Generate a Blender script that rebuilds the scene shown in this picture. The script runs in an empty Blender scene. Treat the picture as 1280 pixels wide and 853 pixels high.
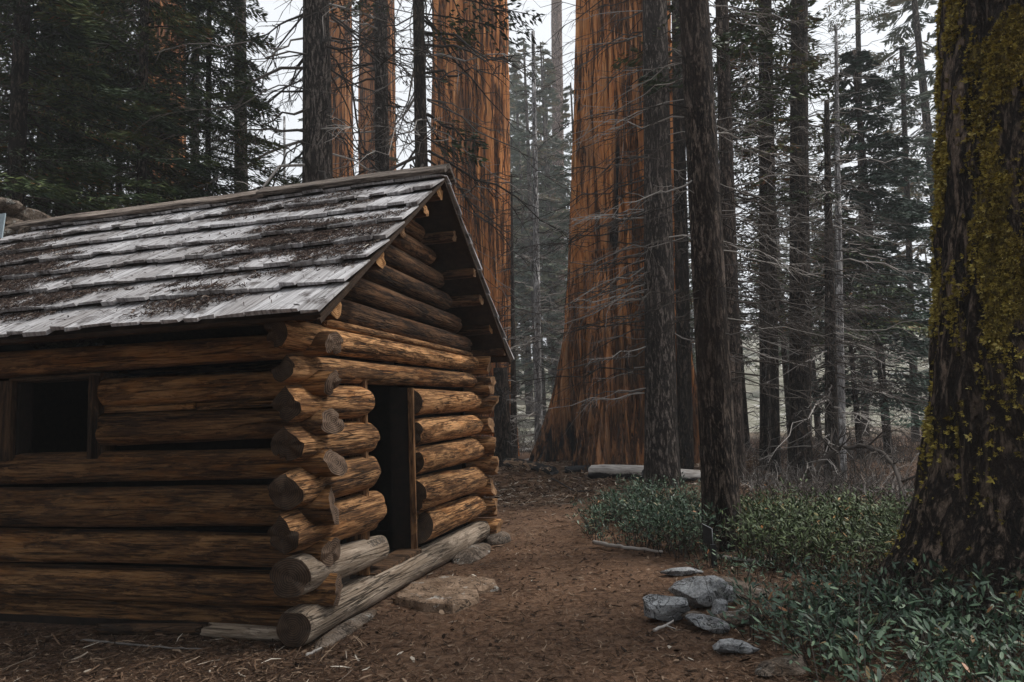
import bpy, math, random
import numpy as np
from math import radians as R, pi, sin, cos

# ------------------------------------------------------------------ camera, sky, sun, exposure
scene = bpy.context.scene
COL = scene.collection
F, CX, CY = 853.3, 640.0, 426.5
PITCH, ROLL, EYE = R(5.8), R(2.17), 1.6
FW = np.array([0, cos(PITCH), sin(PITCH)]); R0 = np.array([1.0, 0, 0]); U0 = np.cross(R0, FW)
RT = cos(ROLL) * R0 - sin(ROLL) * U0
UP = sin(ROLL) * R0 + cos(ROLL) * U0
ORG = np.array([0, 0, EYE])
from mathutils import Matrix, Vector
cam_data = bpy.data.cameras.new('camera')
cam = bpy.data.objects.new('camera', cam_data); COL.objects.link(cam)
cam_data.lens = 24; cam_data.sensor_width = 36; cam_data.clip_end = 2000; cam_data.clip_start = 0.05
M = Matrix.Identity(4)
for i in range(3):
    M[i][0] = RT[i]; M[i][1] = UP[i]; M[i][2] = -FW[i]; M[i][3] = ORG[i]
cam.matrix_world = M
scene.camera = cam

SUN_EL, SUN_AZ = R(56), R(84)          # azimuth clockwise from +Y
w = bpy.data.worlds.new('World'); scene.world = w; w.use_nodes = True
nt = w.node_tree; nt.nodes.clear()
out = nt.nodes.new('ShaderNodeOutputWorld'); bg = nt.nodes.new('ShaderNodeBackground')
sky = nt.nodes.new('ShaderNodeTexSky'); sky.sky_type = 'NISHITA'; sky.sun_disc = False
sky.sun_elevation = SUN_EL; sky.sun_rotation = SUN_AZ; sky.dust_density = 4; sky.air_density = 1
hs = nt.nodes.new('ShaderNodeHueSaturation'); hs.inputs['Saturation'].default_value = 0.12
mx = nt.nodes.new('ShaderNodeMix'); mx.data_type = 'RGBA'; mx.inputs[0].default_value = 0.75
mx.inputs[7].default_value = (7.4, 7.7, 8.1, 1)      # the overcast layer
nt.links.new(sky.outputs[0], hs.inputs['Color']); nt.links.new(hs.outputs[0], mx.inputs[6])
nt.links.new(mx.outputs[2], bg.inputs[0]); bg.inputs[1].default_value = 0.09
nt.links.new(bg.outputs[0], out.inputs[0])
sd = bpy.data.lights.new('sun', 'SUN'); sd.energy = 1.5; sd.angle = R(12); sd.color = (1, 0.95, 0.88)
so = bpy.data.objects.new('sun', sd); COL.objects.link(so)
sdir = Vector((sin(SUN_AZ) * cos(SUN_EL), cos(SUN_AZ) * cos(SUN_EL), sin(SUN_EL)))
so.rotation_euler = sdir.to_track_quat('Z', 'Y').to_euler()
vs = scene.view_settings
vs.view_transform = 'Standard'; vs.look = 'None'; vs.exposure = 0.86; vs.gamma = 1; vs.use_curve_mapping = False
scene.render.engine = 'CYCLES'
cy = scene.cycles
cy.max_bounces = 5; cy.diffuse_bounces = 3; cy.glossy_bounces = 2; cy.transparent_max_bounces = 8; cy.volume_bounces = 0
cy.use_denoising = True
cy.denoiser = 'OPENIMAGEDENOISE'; cy.denoising_input_passes = 'RGB_ALBEDO_NORMAL'; cy.denoising_prefilter = 'ACCURATE'
cy.use_adaptive_sampling = True; cy.adaptive_threshold = 0.012
cy.caustics_reflective = False; cy.caustics_refractive = False

HAZE = 0.0019

# ------------------------------------------------------------------ helpers
def ray(px, py): return FW + RT * ((px - CX) / F) - UP * ((py - CY) / F)
def ground(px, py, z=0.0):
    d = ray(px, py); return ORG + d * ((z - EYE) / d[2])
def atY(px, py, Y):
    d = ray(px, py); return ORG + d * (Y / d[1])

def _hash(ix, iy, iz, s):
    h = (ix.astype(np.int64) * 374761393 + iy.astype(np.int64) * 668265263 + iz.astype(np.int64) * 2147483647 + s * 1274126177) & 0xffffffff
    h = ((h ^ (h >> 13)) * 1274126177) & 0xffffffff
    h = ((h ^ (h >> 16)) * 2246822519) & 0xffffffff
    return ((h ^ (h >> 15)) & 0xffffff) / float(0xffffff)
def vnoise(P, s=0):
    P = np.asarray(P, float); I = np.floor(P); f = P - I; f = f * f * (3 - 2 * f)
    x, y, z = I[:, 0], I[:, 1], I[:, 2]; r = 0
    for dx in (0, 1):
        for dy in (0, 1):
            for dz in (0, 1):
                wgt = (f[:, 0] if dx else 1 - f[:, 0]) * (f[:, 1] if dy else 1 - f[:, 1]) * (f[:, 2] if dz else 1 - f[:, 2])
                r = r + wgt * _hash(x + dx, y + dy, z + dz, s)
    return r * 2 - 1
def fbm(P, octv=4, s=0, gain=0.5):
    P = np.asarray(P, float); a = 1; r = 0; n = 0
    for k in range(octv):
        r = r + a * vnoise(P * (2 ** k) + 17.3 * k, s + k); n += a; a *= gain
    return r / n
def sstep(a, b, x):
    t = np.clip((np.asarray(x, float) - a) / (b - a), 0, 1); return t * t * (3 - 2 * t)

class MB:
    """collects quads and triangles, built as one mesh object"""
    def __init__(s): s.v = []; s.q = []; s.t = []; s.a = []; s.qm = []; s.tm = []; s.n = 0
    def add(s, v, q=None, t=None, a=0.0, m=0):
        v = np.asarray(v, float).reshape(-1, 3); off = s.n
        s.v.append(v); s.n += len(v)
        s.a.append(np.broadcast_to(np.asarray(a, float), (len(v),)))
        if q is not None and len(q):
            q = np.asarray(q, int).reshape(-1, 4); s.q.append(q + off); s.qm.append(np.full(len(q), m))
        if t is not None and len(t):
            t = np.asarray(t, int).reshape(-1, 3); s.t.append(t + off); s.tm.append(np.full(len(t), m))
        return off
    def mesh(s, name, smooth=True):
        me = bpy.data.meshes.new(name)
        v = np.concatenate(s.v) if s.v else np.zeros((0, 3))
        q = np.concatenate(s.q) if s.q else np.zeros((0, 4), int); t = np.concatenate(s.t) if s.t else np.zeros((0, 3), int)
        me.vertices.add(len(v)); me.vertices.foreach_set('co', v.ravel())
        nl = q.size + t.size; me.loops.add(nl); me.polygons.add(len(q) + len(t))
        me.loops.foreach_set('vertex_index', np.concatenate([q.ravel(), t.ravel()]).astype(np.int32))
        st = np.concatenate([np.arange(len(q)) * 4, q.size + np.arange(len(t)) * 3]).astype(np.int32)
        me.polygons.foreach_set('loop_start', st)
        mi = np.concatenate([np.concatenate(s.qm) if s.qm else np.zeros(0, int), np.concatenate(s.tm) if s.tm else np.zeros(0, int)]).astype(np.int32)
        me.polygons.foreach_set('material_index', mi)
        me.polygons.foreach_set('use_smooth', np.full(len(q) + len(t), smooth))
        at = me.attributes.new('rnd', 'FLOAT', 'POINT'); at.data.foreach_set('value', np.concatenate(s.a).astype(np.float32) if s.a else np.zeros(0, np.float32))
        me.update(calc_edges=True)
        return me
    def build(s, name, mats, parent=None, smooth=True, loc=None, rot=None):
        me = s.mesh(name, smooth)
        for m in (mats if isinstance(mats, (list, tuple)) else [mats]): me.materials.append(m)
        o = bpy.data.objects.new(name, me); COL.objects.link(o)
        if parent: o.parent = parent
        if loc is not None: o.location = tuple(loc)
        if rot is not None: o.rotation_euler = tuple(rot)
        return o

def tube(mb, pts, rad, n=6, cap=True, a=0.0, m=0, mcap=None):
    pts = np.asarray(pts, float); k = len(pts); rad = np.broadcast_to(np.asarray(rad, float), (k,))
    T = np.gradient(pts, axis=0); T /= np.linalg.norm(T, axis=1)[:, None] + 1e-9
    ref = np.array([0, 0, 1.0]) if abs(T[0][2]) < .9 else np.array([1.0, 0, 0])
    A = np.cross(T, ref); A /= np.linalg.norm(A, axis=1)[:, None] + 1e-9; B = np.cross(T, A)
    th = np.arange(n) * 2 * pi / n
    v = pts[:, None, :] + rad[:, None, None] * (np.cos(th)[None, :, None] * A[:, None, :] + np.sin(th)[None, :, None] * B[:, None, :])
    i = np.arange(k - 1)[:, None]; j = np.arange(n)[None, :]; j2 = (j + 1) % n
    q = np.stack([i * n + j, i * n + j2, (i + 1) * n + j2, (i + 1) * n + j], -1).reshape(-1, 4)
    off = mb.add(v.reshape(-1, 3), q, a=a, m=m)
    if cap:
        for e in (0, k - 1):
            c = mb.add([pts[e]], a=a)
            t = [[off + e * n + jj, off + e * n + (jj + 1) % n, c] if e else [off + e * n + (jj + 1) % n, off + e * n + jj, c] for jj in range(n)]
            mb.t.append(np.array(t)); mb.tm.append(np.full(n, m if mcap is None else mcap))

def box(mb, c, size, a=0.0, m=0, rot=None):
    s = np.array(size) / 2
    v = np.array([[x, y, z] for x in (-1, 1) for y in (-1, 1) for z in (-1, 1)], float) * s
    if rot is not None: v = v @ np.array(rot).T
    v = v + np.array(c)
    mb.add(v, [[0, 1, 3, 2], [4, 6, 7, 5], [0, 4, 5, 1], [2, 3, 7, 6], [0, 2, 6, 4], [1, 5, 7, 3]], a=a, m=m)

def tag(o, label=None, cat=None, group=None, kind=None):
    if label: o['label'] = label
    if cat: o['category'] = cat
    if group: o['group'] = group
    if kind: o['kind'] = kind
    return o
def empty(name, loc=(0, 0, 0), rz=0.0, **k):
    o = bpy.data.objects.new(name, None); COL.objects.link(o)
    o.location = tuple(loc); o.rotation_euler = (0, 0, rz); o.empty_display_size = .2
    return tag(o, **k)
def copy_tree(o, parent=None):
    c = o.copy(); COL.objects.link(c)
    if parent: c.parent = parent
    for ch in list(o.children): copy_tree(ch, c)
    return c

# ------------------------------------------------------------------ materials
class NG:
    def __init__(s, name):
        s.m = bpy.data.materials.new(name); s.m.use_nodes = True; s.t = s.m.node_tree; s.t.nodes.clear()
        s.o = s.t.nodes.new('ShaderNodeOutputMaterial'); s.b = s.t.nodes.new('ShaderNodeBsdfPrincipled')
        s.t.links.new(s.b.outputs[0], s.o.inputs[0]); s.b.inputs['Roughness'].default_value = .85
        s.b.inputs['Specular IOR Level'].default_value = .25
    def n(s, typ, **k):
        nd = s.t.nodes.new(typ)
        for a, v in k.items(): setattr(nd, a, v)
        return nd
    def set(s, inp, v):
        if hasattr(v, 'is_output'): s.t.links.new(v, inp)
        elif isinstance(v, (tuple, list)) and len(v) == 3 and inp.type == 'RGBA': inp.default_value = (*v, 1)
        else: inp.default_value = v
    def obj(s): return s.n('ShaderNodeTexCoord').outputs['Object']
    def pos(s): return s.n('ShaderNodeNewGeometry').outputs['Position']
    def attr(s, name='rnd'): return s.n('ShaderNodeAttribute', attribute_name=name).outputs['Fac']
    def rand(s): return s.n('ShaderNodeObjectInfo').outputs['Random']
    def scale(s, vec, sc):
        m = s.n('ShaderNodeMapping'); s.t.links.new(vec, m.inputs[0]); m.inputs['Scale'].default_value = sc; return m.outputs[0]
    def noise(s, vec, sc=1.0, det=5, rough=.55, w=None, dist=0.0):
        x = s.n('ShaderNodeTexNoise', noise_dimensions='4D' if w is not None else '3D')
        s.t.links.new(vec, x.inputs['Vector']); x.inputs['Scale'].default_value = sc; x.inputs['Detail'].default_value = det
        x.inputs['Roughness'].default_value = rough; x.inputs['Distortion'].default_value = dist
        if w is not None: s.set(x.inputs['W'], w)
        return x.outputs[0]
    def voro(s, vec, sc=1.0, feature='F1', rnd=1.0):
        x = s.n('ShaderNodeTexVoronoi', feature=feature); s.t.links.new(vec, x.inputs['Vector']); x.inputs['Scale'].default_value = sc
        x.inputs['Randomness'].default_value = rnd
        return x.outputs['Distance']
    def math(s, op, a, b=0.0, clamp=False):
        x = s.n('ShaderNodeMath', operation=op, use_clamp=clamp); s.set(x.inputs[0], a); s.set(x.inputs[1], b); return x.outputs[0]
    def ramp(s, fac, stops):
        x = s.n('ShaderNodeValToRGB'); s.t.links.new(fac, x.inputs[0]); e = x.color_ramp.elements
        while len(e) < len(stops): e.new(.5)
        for el, (p, c) in zip(e, stops):
            el.position = p; el.color = (*c, 1) if len(c) == 3 else c
        return x.outputs[0]
    def gray(s, fac, a, b):
        x = s.n('ShaderNodeMapRange'); s.t.links.new(fac, x.inputs[0]); x.inputs[1].default_value = a; x.inputs[2].default_value = b
        return x.outputs[0]
    def mix(s, fac, a, b, mode='MIX'):
        x = s.n('ShaderNodeMix', data_type='RGBA', blend_type=mode); s.set(x.inputs[0], fac); s.set(x.inputs[6], a); s.set(x.inputs[7], b); return x.outputs[2]
    def bump(s, h, strength=.5, dist=.02, normal=None):
        x = s.n('ShaderNodeBump'); s.t.links.new(h, x.inputs['Height']); x.inputs['Strength'].default_value = strength; x.inputs['Distance'].default_value = dist
        if normal is not None: s.t.links.new(normal, x.inputs['Normal'])
        return x.outputs[0]
    def done(s, color, normal=None, rough=None):
        s.set(s.b.inputs['Base Color'], color)
        if normal is not None: s.t.links.new(normal, s.b.inputs['Normal'])
        if rough is not None: s.set(s.b.inputs['Roughness'], rough)
        return s.m

def mat_log(name, dark, mid, tan, orange, org_amt=.5, crack=.6, worn=0.0, var=.5, upright=False):
    g = NG(name); p = g.obj()
    if upright:
        sx_ = g.n('ShaderNodeSeparateXYZ'); g.t.links.new(p, sx_.inputs[0]); cx_ = g.n('ShaderNodeCombineXYZ')
        for i_, j_ in ((0, 2), (1, 1), (2, 0)): g.t.links.new(sx_.outputs[j_], cx_.inputs[i_])
        p = cx_.outputs[0]
    r_ = g.rand(); rn = g.math('MULTIPLY', r_, 40.0)
    streak = g.noise(g.scale(p, (1.5, 20, 20)), 1.0, 9, .70, rn, .25)
    fine = g.noise(g.scale(p, (6, 95, 95)), 1.0, 5, .7, rn)
    patch = g.noise(g.scale(p, (2.0, 7.5, 7.5)), 1.0, 9, .72, g.math('ADD', rn, 7.0), .5)
    bark = g.noise(g.scale(p, (1.5, 8, 8)), 1.0, 9, .72, g.math('ADD', rn, 17.0), .4)
    glow = g.noise(g.scale(p, (1.3, 5, 5)), 1.0, 6, .65, g.math('ADD', rn, 27.0))
    v = g.math('ADD', g.math('MULTIPLY', streak, .62), g.math('MULTIPLY', fine, .40))
    base = g.ramp(v, [(.41, dark), (.48, mid), (.545, tan), (.63, tuple(min(1, c * 1.6) for c in tan))])
    base = g.mix(g.math('MULTIPLY', g.gray(glow, .50, .62), org_amt), base, g.mix(.35, base, orange))
    base = g.mix(g.math('MULTIPLY', g.gray(patch, .548, .568), .75), base, g.mix(g.gray(fine, .3, .7), tuple(c * .8 for c in tan), tuple(min(1, c * 1.9) for c in tan)))
    base = g.mix(g.math('MULTIPLY', g.gray(bark, .462, .440), .80), base, g.mix(g.gray(fine, .35, .65), tuple(c * .6 for c in dark), mid))
    for sc, wd, wo in (((.5, 9, 9), .016, 3.0), ((1.0, 24, 24), .018, 11.0)):
        ck = g.noise(g.scale(p, sc), 1.0, 4, .5, g.math('ADD', rn, wo), .15)
        m_ = g.gray(g.math('ABSOLUTE', g.math('SUBTRACT', ck, .5)), wd, .0)
        m_ = g.math('MULTIPLY', m_, g.gray(g.noise(g.scale(p, (1.2, 3, 3)), 1, 2, .5, g.math('ADD', rn, wo)), .38, .48))
        base = g.mix(g.math('MULTIPLY', m_, crack), base, (.004, .003, .002)); ckm = m_ if wo == 3.0 else g.math('MAXIMUM', ckm, m_)
    kv = g.n('ShaderNodeVectorMath', operation='ADD'); g.t.links.new(g.scale(p, (2.2, 4.5, 4.5)), kv.inputs[0]); kc = g.n('ShaderNodeCombineXYZ')
    for i_ in range(3): g.set(kc.inputs[i_], rn)
    g.t.links.new(kc.outputs[0], kv.inputs[1]); kn = g.voro(kv.outputs[0], 1.0)
    kg = g.gray(g.noise(g.scale(p, (1.7, 2, 2)), 1, 1, .5, g.math('ADD', rn, 31.)), .50, .56)
    base = g.mix(g.math('MULTIPLY', g.math('MULTIPLY', g.gray(kn, .13, .08), kg), .5), base, g.mix(.5, mid, orange)); base = g.mix(g.math('MULTIPLY', g.math('MULTIPLY', g.gray(kn, .075, .04), kg), .85), base, (.010, .006, .004))
    if worn: base = g.mix(g.gray(g.noise(g.scale(p, (2, 5, 5)), 1, 5, .6), .38, .52), base, (worn * .98, worn * .95, worn * .9))
    hv = g.n('ShaderNodeHueSaturation'); g.set(hv.inputs['Color'], base); mr = g.n('ShaderNodeMapRange'); g.t.links.new(r_, mr.inputs[0]); mr.inputs[3].default_value = 1 - var * .6; mr.inputs[4].default_value = 1 + var
    g.t.links.new(mr.outputs[0], hv.inputs['Value'])
    h = g.math('ADD', g.math('MULTIPLY', streak, 1.2), g.math('MULTIPLY', fine, .7))
    h = g.math('SUBTRACT', h, g.math('MULTIPLY', ckm, .8)); h = g.math('SUBTRACT', h, g.math('MULTIPLY', g.gray(patch, .55, .58), .12)); h = g.math('ADD', h, g.math('MULTIPLY', g.gray(bark, .462, .44), .15))
    return g.done(hv.outputs[0], g.bump(h, 1.0, .02), .85)

def mat_end(name, c1, c2):
    g = NG(name); p = g.obj(); rn = g.math('MULTIPLY', g.rand(), 30.0)
    sx = g.n('ShaderNodeSeparateXYZ'); g.t.links.new(p, sx.inputs[0])
    r = g.math('SQRT', g.math('ADD', g.math('POWER', sx.outputs[1], 2.), g.math('POWER', sx.outputs[2], 2.)))
    nz = g.noise(p, 14, 5, .6, rn)
    rings = g.math('SINE', g.math('ADD', g.math('MULTIPLY', r, 420.), g.math('MULTIPLY', nz, 9.)))
    c = g.ramp(g.math('ADD', g.math('MULTIPLY', nz, .75), g.math('MULTIPLY', rings, .13)), [(.2, c1), (.55, c2)])
    an = g.math('ARCTAN2', sx.outputs[2], sx.outputs[1])
    rad = g.noise(g.scale(p, (1, 60, 60)), 1, 2, .5, rn)
    c = g.mix(g.math('MULTIPLY', g.gray(g.math('ABSOLUTE', g.math('SINE', g.math('ADD', g.math('MULTIPLY', an, 1.5), g.math('MULTIPLY', g.noise(p, 9, 4, .7, rn), 9.)))), .07, .01), .75), c, (.006, .004, .003))
    return g.done(c, g.bump(g.math('ADD', nz, g.math('MULTIPLY', rings, .1)), .6, .01))

def mat_shake():
    g = NG('weathered_shake'); p = g.obj(); a = g.attr()
    w_ = g.math('MULTIPLY', a, 50.)
    st = g.noise(g.scale(p, (42, 2.2, 2.2)), 1, 6, .65, w_)
    bl = g.noise(g.scale(p, (5, 5, 5)), 1, 6, .68)
    c = g.ramp(st, [(.28, (.05, .046, .046)), (.41, (.30, .29, .295)), (.54, (.52, .51, .52)), (.70, (.72, .71, .72))])
    c = g.mix(g.math('MULTIPLY', g.gray(a, .45, 1.0), .7), c, g.mix(.65, c, (.14, .115, .10)))
    c = g.mix(g.math('MULTIPLY', g.gray(bl, .53, .63), .75), c, (.06, .045, .04))
    lich = g.noise(p, 26, 3, .6); c = g.mix(g.math('MULTIPLY', g.gray(lich, .69, .73), .55), c, (.10, .10, .03))
    return g.done(c, g.bump(g.math('ADD', st, g.math('MULTIPLY', bl, .4)), .7, .012), .9)

def mat_fir(name, lo, hi, sc=1.0, moss=0.0, mossc=(.10, .085, .012)):
    g = NG(name); p = g.obj(); rn = g.math('MULTIPLY', g.rand(), 30.)
    fur = g.noise(g.scale(p, (11 * sc, 11 * sc, 2.3 * sc)), 1, 5, .6, rn, .9)
    fu2 = g.noise(g.scale(p, (26 * sc, 26 * sc, 7 * sc)), 1, 5, .65, g.math('ADD', rn, 9.), .6)
    fine = g.noise(g.scale(p, (70 * sc, 70 * sc, 34 * sc)), 1, 6, .75, rn)
    big = g.noise(g.scale(p, (2, 2, .8)), 1, 4, .6, rn)
    r1 = g.gray(g.math('ABSOLUTE', g.math('SUBTRACT', fur, .5)), .0, .11)
    r2 = g.gray(g.math('ABSOLUTE', g.math('SUBTRACT', fu2, .5)), .0, .12)
    v = g.math('ADD', g.math('ADD', g.math('MULTIPLY', r1, .38), g.math('MULTIPLY', r2, .22)), g.math('MULTIPLY', fine, .55))
    c = g.ramp(v, [(.34, tuple(x * .12 for x in lo)), (.56, lo), (.76, tuple(x * 1.25 for x in hi)), (.92, tuple(x * 2.0 for x in hi))])
    c = g.mix(g.gray(big, .45, .62), c, g.mix(.5, c, lo))
    if moss:
        mm = g.noise(g.scale(p, (30, 30, 26)), 1, 7, .75, rn); mk = g.gray(g.math('ADD', g.attr(), g.math('MULTIPLY', g.math('SUBTRACT', mm, .5), 1.5)), .40, .55)
        c = g.mix(g.math('MULTIPLY', mk, moss), c, g.ramp(fine, [(.38, (.03, .022, .007)), (.52, (.19, .14, .028)), (.66, (.44, .34, .07))]))
    h = g.math('ADD', g.math('ADD', r1, g.math('MULTIPLY', r2, .5)), g.math('MULTIPLY', fine, .9))
    return g.done(c, g.bump(h, 1.0, .03 / sc), .95)

def mat_sequoia(name, k=1.0):
    g = NG(name); p = g.obj(); rn = g.math('MULTIPLY', g.rand(), 20.)
    wrp = g.noise(g.scale(p, (1.2, 1.2, .5)), 1, 3, .5, rn)
    q = g.n('ShaderNodeVectorMath', operation='ADD'); g.t.links.new(p, q.inputs[0])
    cmb = g.n('ShaderNodeCombineXYZ'); g.set(cmb.inputs[0], g.math('MULTIPLY', wrp, .35)); g.set(cmb.inputs[1], g.math('MULTIPLY', wrp, -.3)); g.t.links.new(cmb.outputs[0], q.inputs[1])
    pp = q.outputs[0]
    rid = g.noise(g.scale(pp, (7, 7, .22)), 1, 5, .6, rn)
    fib = g.noise(g.scale(pp, (34, 34, .9)), 1, 5, .62, rn)
    big = g.noise(g.scale(p, (1.2, 1.2, .35)), 1, 4, .6, rn)
    v = g.math('ADD', g.math('MULTIPLY', rid, .62), g.math('MULTIPLY', fib, .38))
    c = g.ramp(v, [(.36, (.02 * k, .009 * k, .005 * k)), (.44, (.20 * k, .068 * k, .02 * k)), (.51, (.50 * k, .185 * k, .055 * k)), (.60, (.66 * k, .31 * k, .12 * k)), (.72, (.72 * k, .47 * k, .28 * k))])
    c = g.mix(g.gray(big, .50, .66), c, g.mix(.5, c, (.20 * k, .11 * k, .07 * k)))
    crk = g.gray(g.math('ABSOLUTE', g.math('SUBTRACT', rid, .47)), .030, .008)
    crk = g.math('MAXIMUM', crk, g.gray(rid, .40, .36))
    c = g.mix(g.math('MULTIPLY', crk, .9), c, (.012, .006, .004))
    ch = g.attr(); cm = g.gray(g.math('ADD', ch, g.math('MULTIPLY', g.math('SUBTRACT', g.noise(g.scale(p, (7, 7, 1.8)), 1, 8, .75), .5), 1.5)), .42, .62)
    c = g.mix(g.math('MULTIPLY', g.gray(g.math('ADD', ch, g.math('MULTIPLY', g.math('SUBTRACT', g.noise(g.scale(p, (3, 3, .7)), 1, 6, .7), .5), .5)), .06, .30), .72), c, g.mix(g.gray(fib, .35, .65), (.045, .024, .014), (.26, .155, .10)))
    c = g.mix(cm, c, (.014, .013, .014))
    h = g.math('SUBTRACT', g.math('ADD', rid, g.math('MULTIPLY', fib, .45)), g.math('MULTIPLY', crk, .5))
    return g.done(c, g.bump(h, 1.0, .14), .9)

def mat_twig():
    g = NG('dead_twig'); a = g.attr()
    c = g.ramp(a, [(.0, (.022, .017, .014)), (.5, (.055, .045, .038)), (.78, (.13, .115, .105)), (1., (.40, .37, .34))])
    return g.done(c, None, .9)
def mat_leaf(name, stops, rough=.6, spec=.25):
    g = NG(name); g.b.inputs['Specular IOR Level'].default_value = spec
    return g.done(g.ramp(g.attr(), stops), None, rough)
def mat_plain(name, c1, c2, sc=20, rough=.9, bump=.3, dist=.01):
    g = NG(name); n = g.noise(g.obj(), sc, 6, .65)
    return g.done(g.ramp(n, [(.3, c1), (.7, c2)]), g.bump(n, bump, dist), rough)
def mat_rock(name, c1, c2, brown=.3, bd=.04):
    g = NG(name); p = g.obj(); rn = g.math('MULTIPLY', g.rand(), 30.)
    a = g.noise(p, 7, 9, .75, rn); f = g.noise(p, 70, 5, .75, rn); b = g.noise(p, 4.2, 7, .7, g.math('ADD', rn, 5.)); l = g.noise(p, 9, 7, .7, g.math('ADD', rn, 15.))
    c = g.ramp(g.math('ADD', g.math('MULTIPLY', a, .6), g.math('MULTIPLY', f, .45)), [(.34, tuple(x * .5 for x in c1)), (.46, c1), (.58, c2), (.72, tuple(x * 1.6 for x in c2))])
    c = g.mix(g.math('MULTIPLY', g.gray(b, .48, .60), brown), c, g.mix(g.gray(f, .3, .7), (.05, .03, .018), (.18, .11, .065)))
    c = g.mix(g.math('MULTIPLY', g.gray(l, .58, .62), .5), c, (.5, .51, .48))
    ck = g.noise(p, 5, 4, .6, g.math('ADD', rn, 25.), .8); cm = g.gray(g.math('ABSOLUTE', g.math('SUBTRACT', ck, .5)), .014, .003); c = g.mix(g.math('MULTIPLY', cm, .8), c, (.01, .008, .007))
    return g.done(c, g.bump(g.math('SUBTRACT', g.math('ADD', a, g.math('MULTIPLY', f, .35)), g.math('MULTIPLY', cm, .4)), 1.0, bd), .9)
def mat_ground():
    g = NG('forest_soil'); p = g.pos(); a = g.attr()
    n1 = g.noise(p, 1.3, 6, .65); n2 = g.noise(p, 16, 8, .75); n3 = g.noise(p, 120, 4, .7); n4 = g.noise(g.scale(p, (60, 60, 60)), 1, 6, .8, None, 1.5)
    path = g.ramp(n2, [(.30, (.03, .017, .010)), (.44, (.15, .080, .045)), (.56, (.27, .152, .09)), (.74, (.43, .28, .18))])
    duff = g.ramp(n2, [(.30, (.014, .008, .005)), (.44, (.085, .046, .028)), (.57, (.21, .122, .076)), (.74, (.40, .26, .17))])
    c = g.mix(a, duff, path)
    c = g.mix(g.math('MULTIPLY', g.math('MULTIPLY', g.gray(g.noise(p, 2.1, 7, .7), .50, .60), a), .55), c, (.33, .20, .125))
    c = g.mix(g.math('MULTIPLY', g.gray(n1, .56, .40), .55), c, g.mix(.6, c, (.05, .03, .021)))
    c = g.mix(g.math('MULTIPLY', g.gray(n4, .55, .40), .6), c, g.mix(.6, c, (.022, .014, .01)))
    c = g.mix(g.math('MULTIPLY', g.gray(n3, .66, .74), .55), c, (.36, .26, .18))
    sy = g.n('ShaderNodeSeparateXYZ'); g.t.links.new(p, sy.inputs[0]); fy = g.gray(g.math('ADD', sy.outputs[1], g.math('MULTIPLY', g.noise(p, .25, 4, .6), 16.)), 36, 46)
    c = g.mix(fy, c, g.ramp(g.noise(p, .6, 6, .7), [(.35, (.10, .11, .07)), (.55, (.32, .30, .24)), (.7, (.7, .7, .7))]))  # far ground paled with distance: mist put into the colour, with pale grass
    h = g.math('ADD', g.math('MULTIPLY', n2, 1.), g.math('MULTIPLY', n4, .7))
    return g.done(c, g.bump(h, 1.0, .035), .95)

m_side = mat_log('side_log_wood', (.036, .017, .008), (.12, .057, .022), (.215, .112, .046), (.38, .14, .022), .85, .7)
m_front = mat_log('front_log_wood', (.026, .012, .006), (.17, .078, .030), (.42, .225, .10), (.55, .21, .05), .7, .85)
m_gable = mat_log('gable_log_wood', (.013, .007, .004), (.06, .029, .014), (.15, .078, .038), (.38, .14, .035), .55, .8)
m_grey = mat_log('silvered_log_wood', (.19, .14, .10), (.28, .215, .155), (.36, .29, .225), (.25, .15, .085), .5, .8, var=.2)
m_enddark = mat_end('weathered_log_end', (.018, .012, .008), (.075, .046, .028))
m_endtan = mat_end('pale_log_end', (.10, .05, .022), (.36, .21, .11))
m_endworn = mat_end('worn_log_end', (.03, .018, .011), (.19, .125, .085))
m_shadewood = mat_plain('shade_dark_wood', (.006, .004, .003), (.022, .014, .009), 12)  # near-black colour stands in for shade on the reveals and indoors
m_endorange = mat_end('fresh_log_end', (.20, .085, .025), (.52, .29, .13))
m_board = mat_log('board_wood', (.012, .007, .004), (.05, .027, .014), (.10, .056, .03), (.13, .055, .02), .3)
m_jamb = mat_log('door_jamb_wood', (.03, .014, .007), (.13, .06, .025), (.28, .15, .07), (.40, .16, .04), .5, upright=True)
m_upright = mat_log('upright_board_wood', (.012, .007, .004), (.05, .027, .014), (.10, .056, .03), (.13, .055, .02), .3, upright=True)
m_ridge = mat_log('ridge_board_wood', (.04, .03, .025), (.12, .095, .078), (.24, .20, .17), (.16, .11, .075), .5)
m_shake = mat_shake()
m_deck = mat_plain('roof_deck_wood', (.018, .011, .007), (.06, .036, .022), 12)
m_fir = mat_fir('fir_bark', (.045, .034, .028), (.17, .14, .12), 1.0)
m_firbrown = mat_fir('brown_fir_bark', (.045, .031, .024), (.16, .122, .098), 1.25)
m_firdark = mat_fir('dark_fir_bark', (.03, .022, .017), (.095, .070, .055), 1.0)
m_mossbark = mat_fir('mossy_bark', (.035, .024, .018), (.17, .125, .095), .8, .95)
m_snag = mat_fir('silver_snag_bark', (.34, .33, .33), (.66, .65, .65), .8)
m_seq = mat_sequoia('sequoia_bark', 1.18); m_seqfar = mat_sequoia('far_sequoia_bark', .8); m_seqhaze = mat_fir('hazed_pinkish_bark', (.16, .10, .08), (.42, .31, .26))  # last one: haze put into the bark colour, paler and less saturated
m_twig = mat_twig()
G_DARK = [(0, (.014, .028, .014)), (.4, (.042, .070, .028)), (.72, (.10, .125, .042)), (.88, (.14, .14, .05)), (1, (.24, .10, .035))]
m_needle = mat_leaf('dark_needles', G_DARK, .6)
m_needleb = mat_leaf('blue_green_needles', [(0, (.012, .030, .020)), (.5, (.026, .058, .038)), (1, (.055, .095, .060))], .55)
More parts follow.
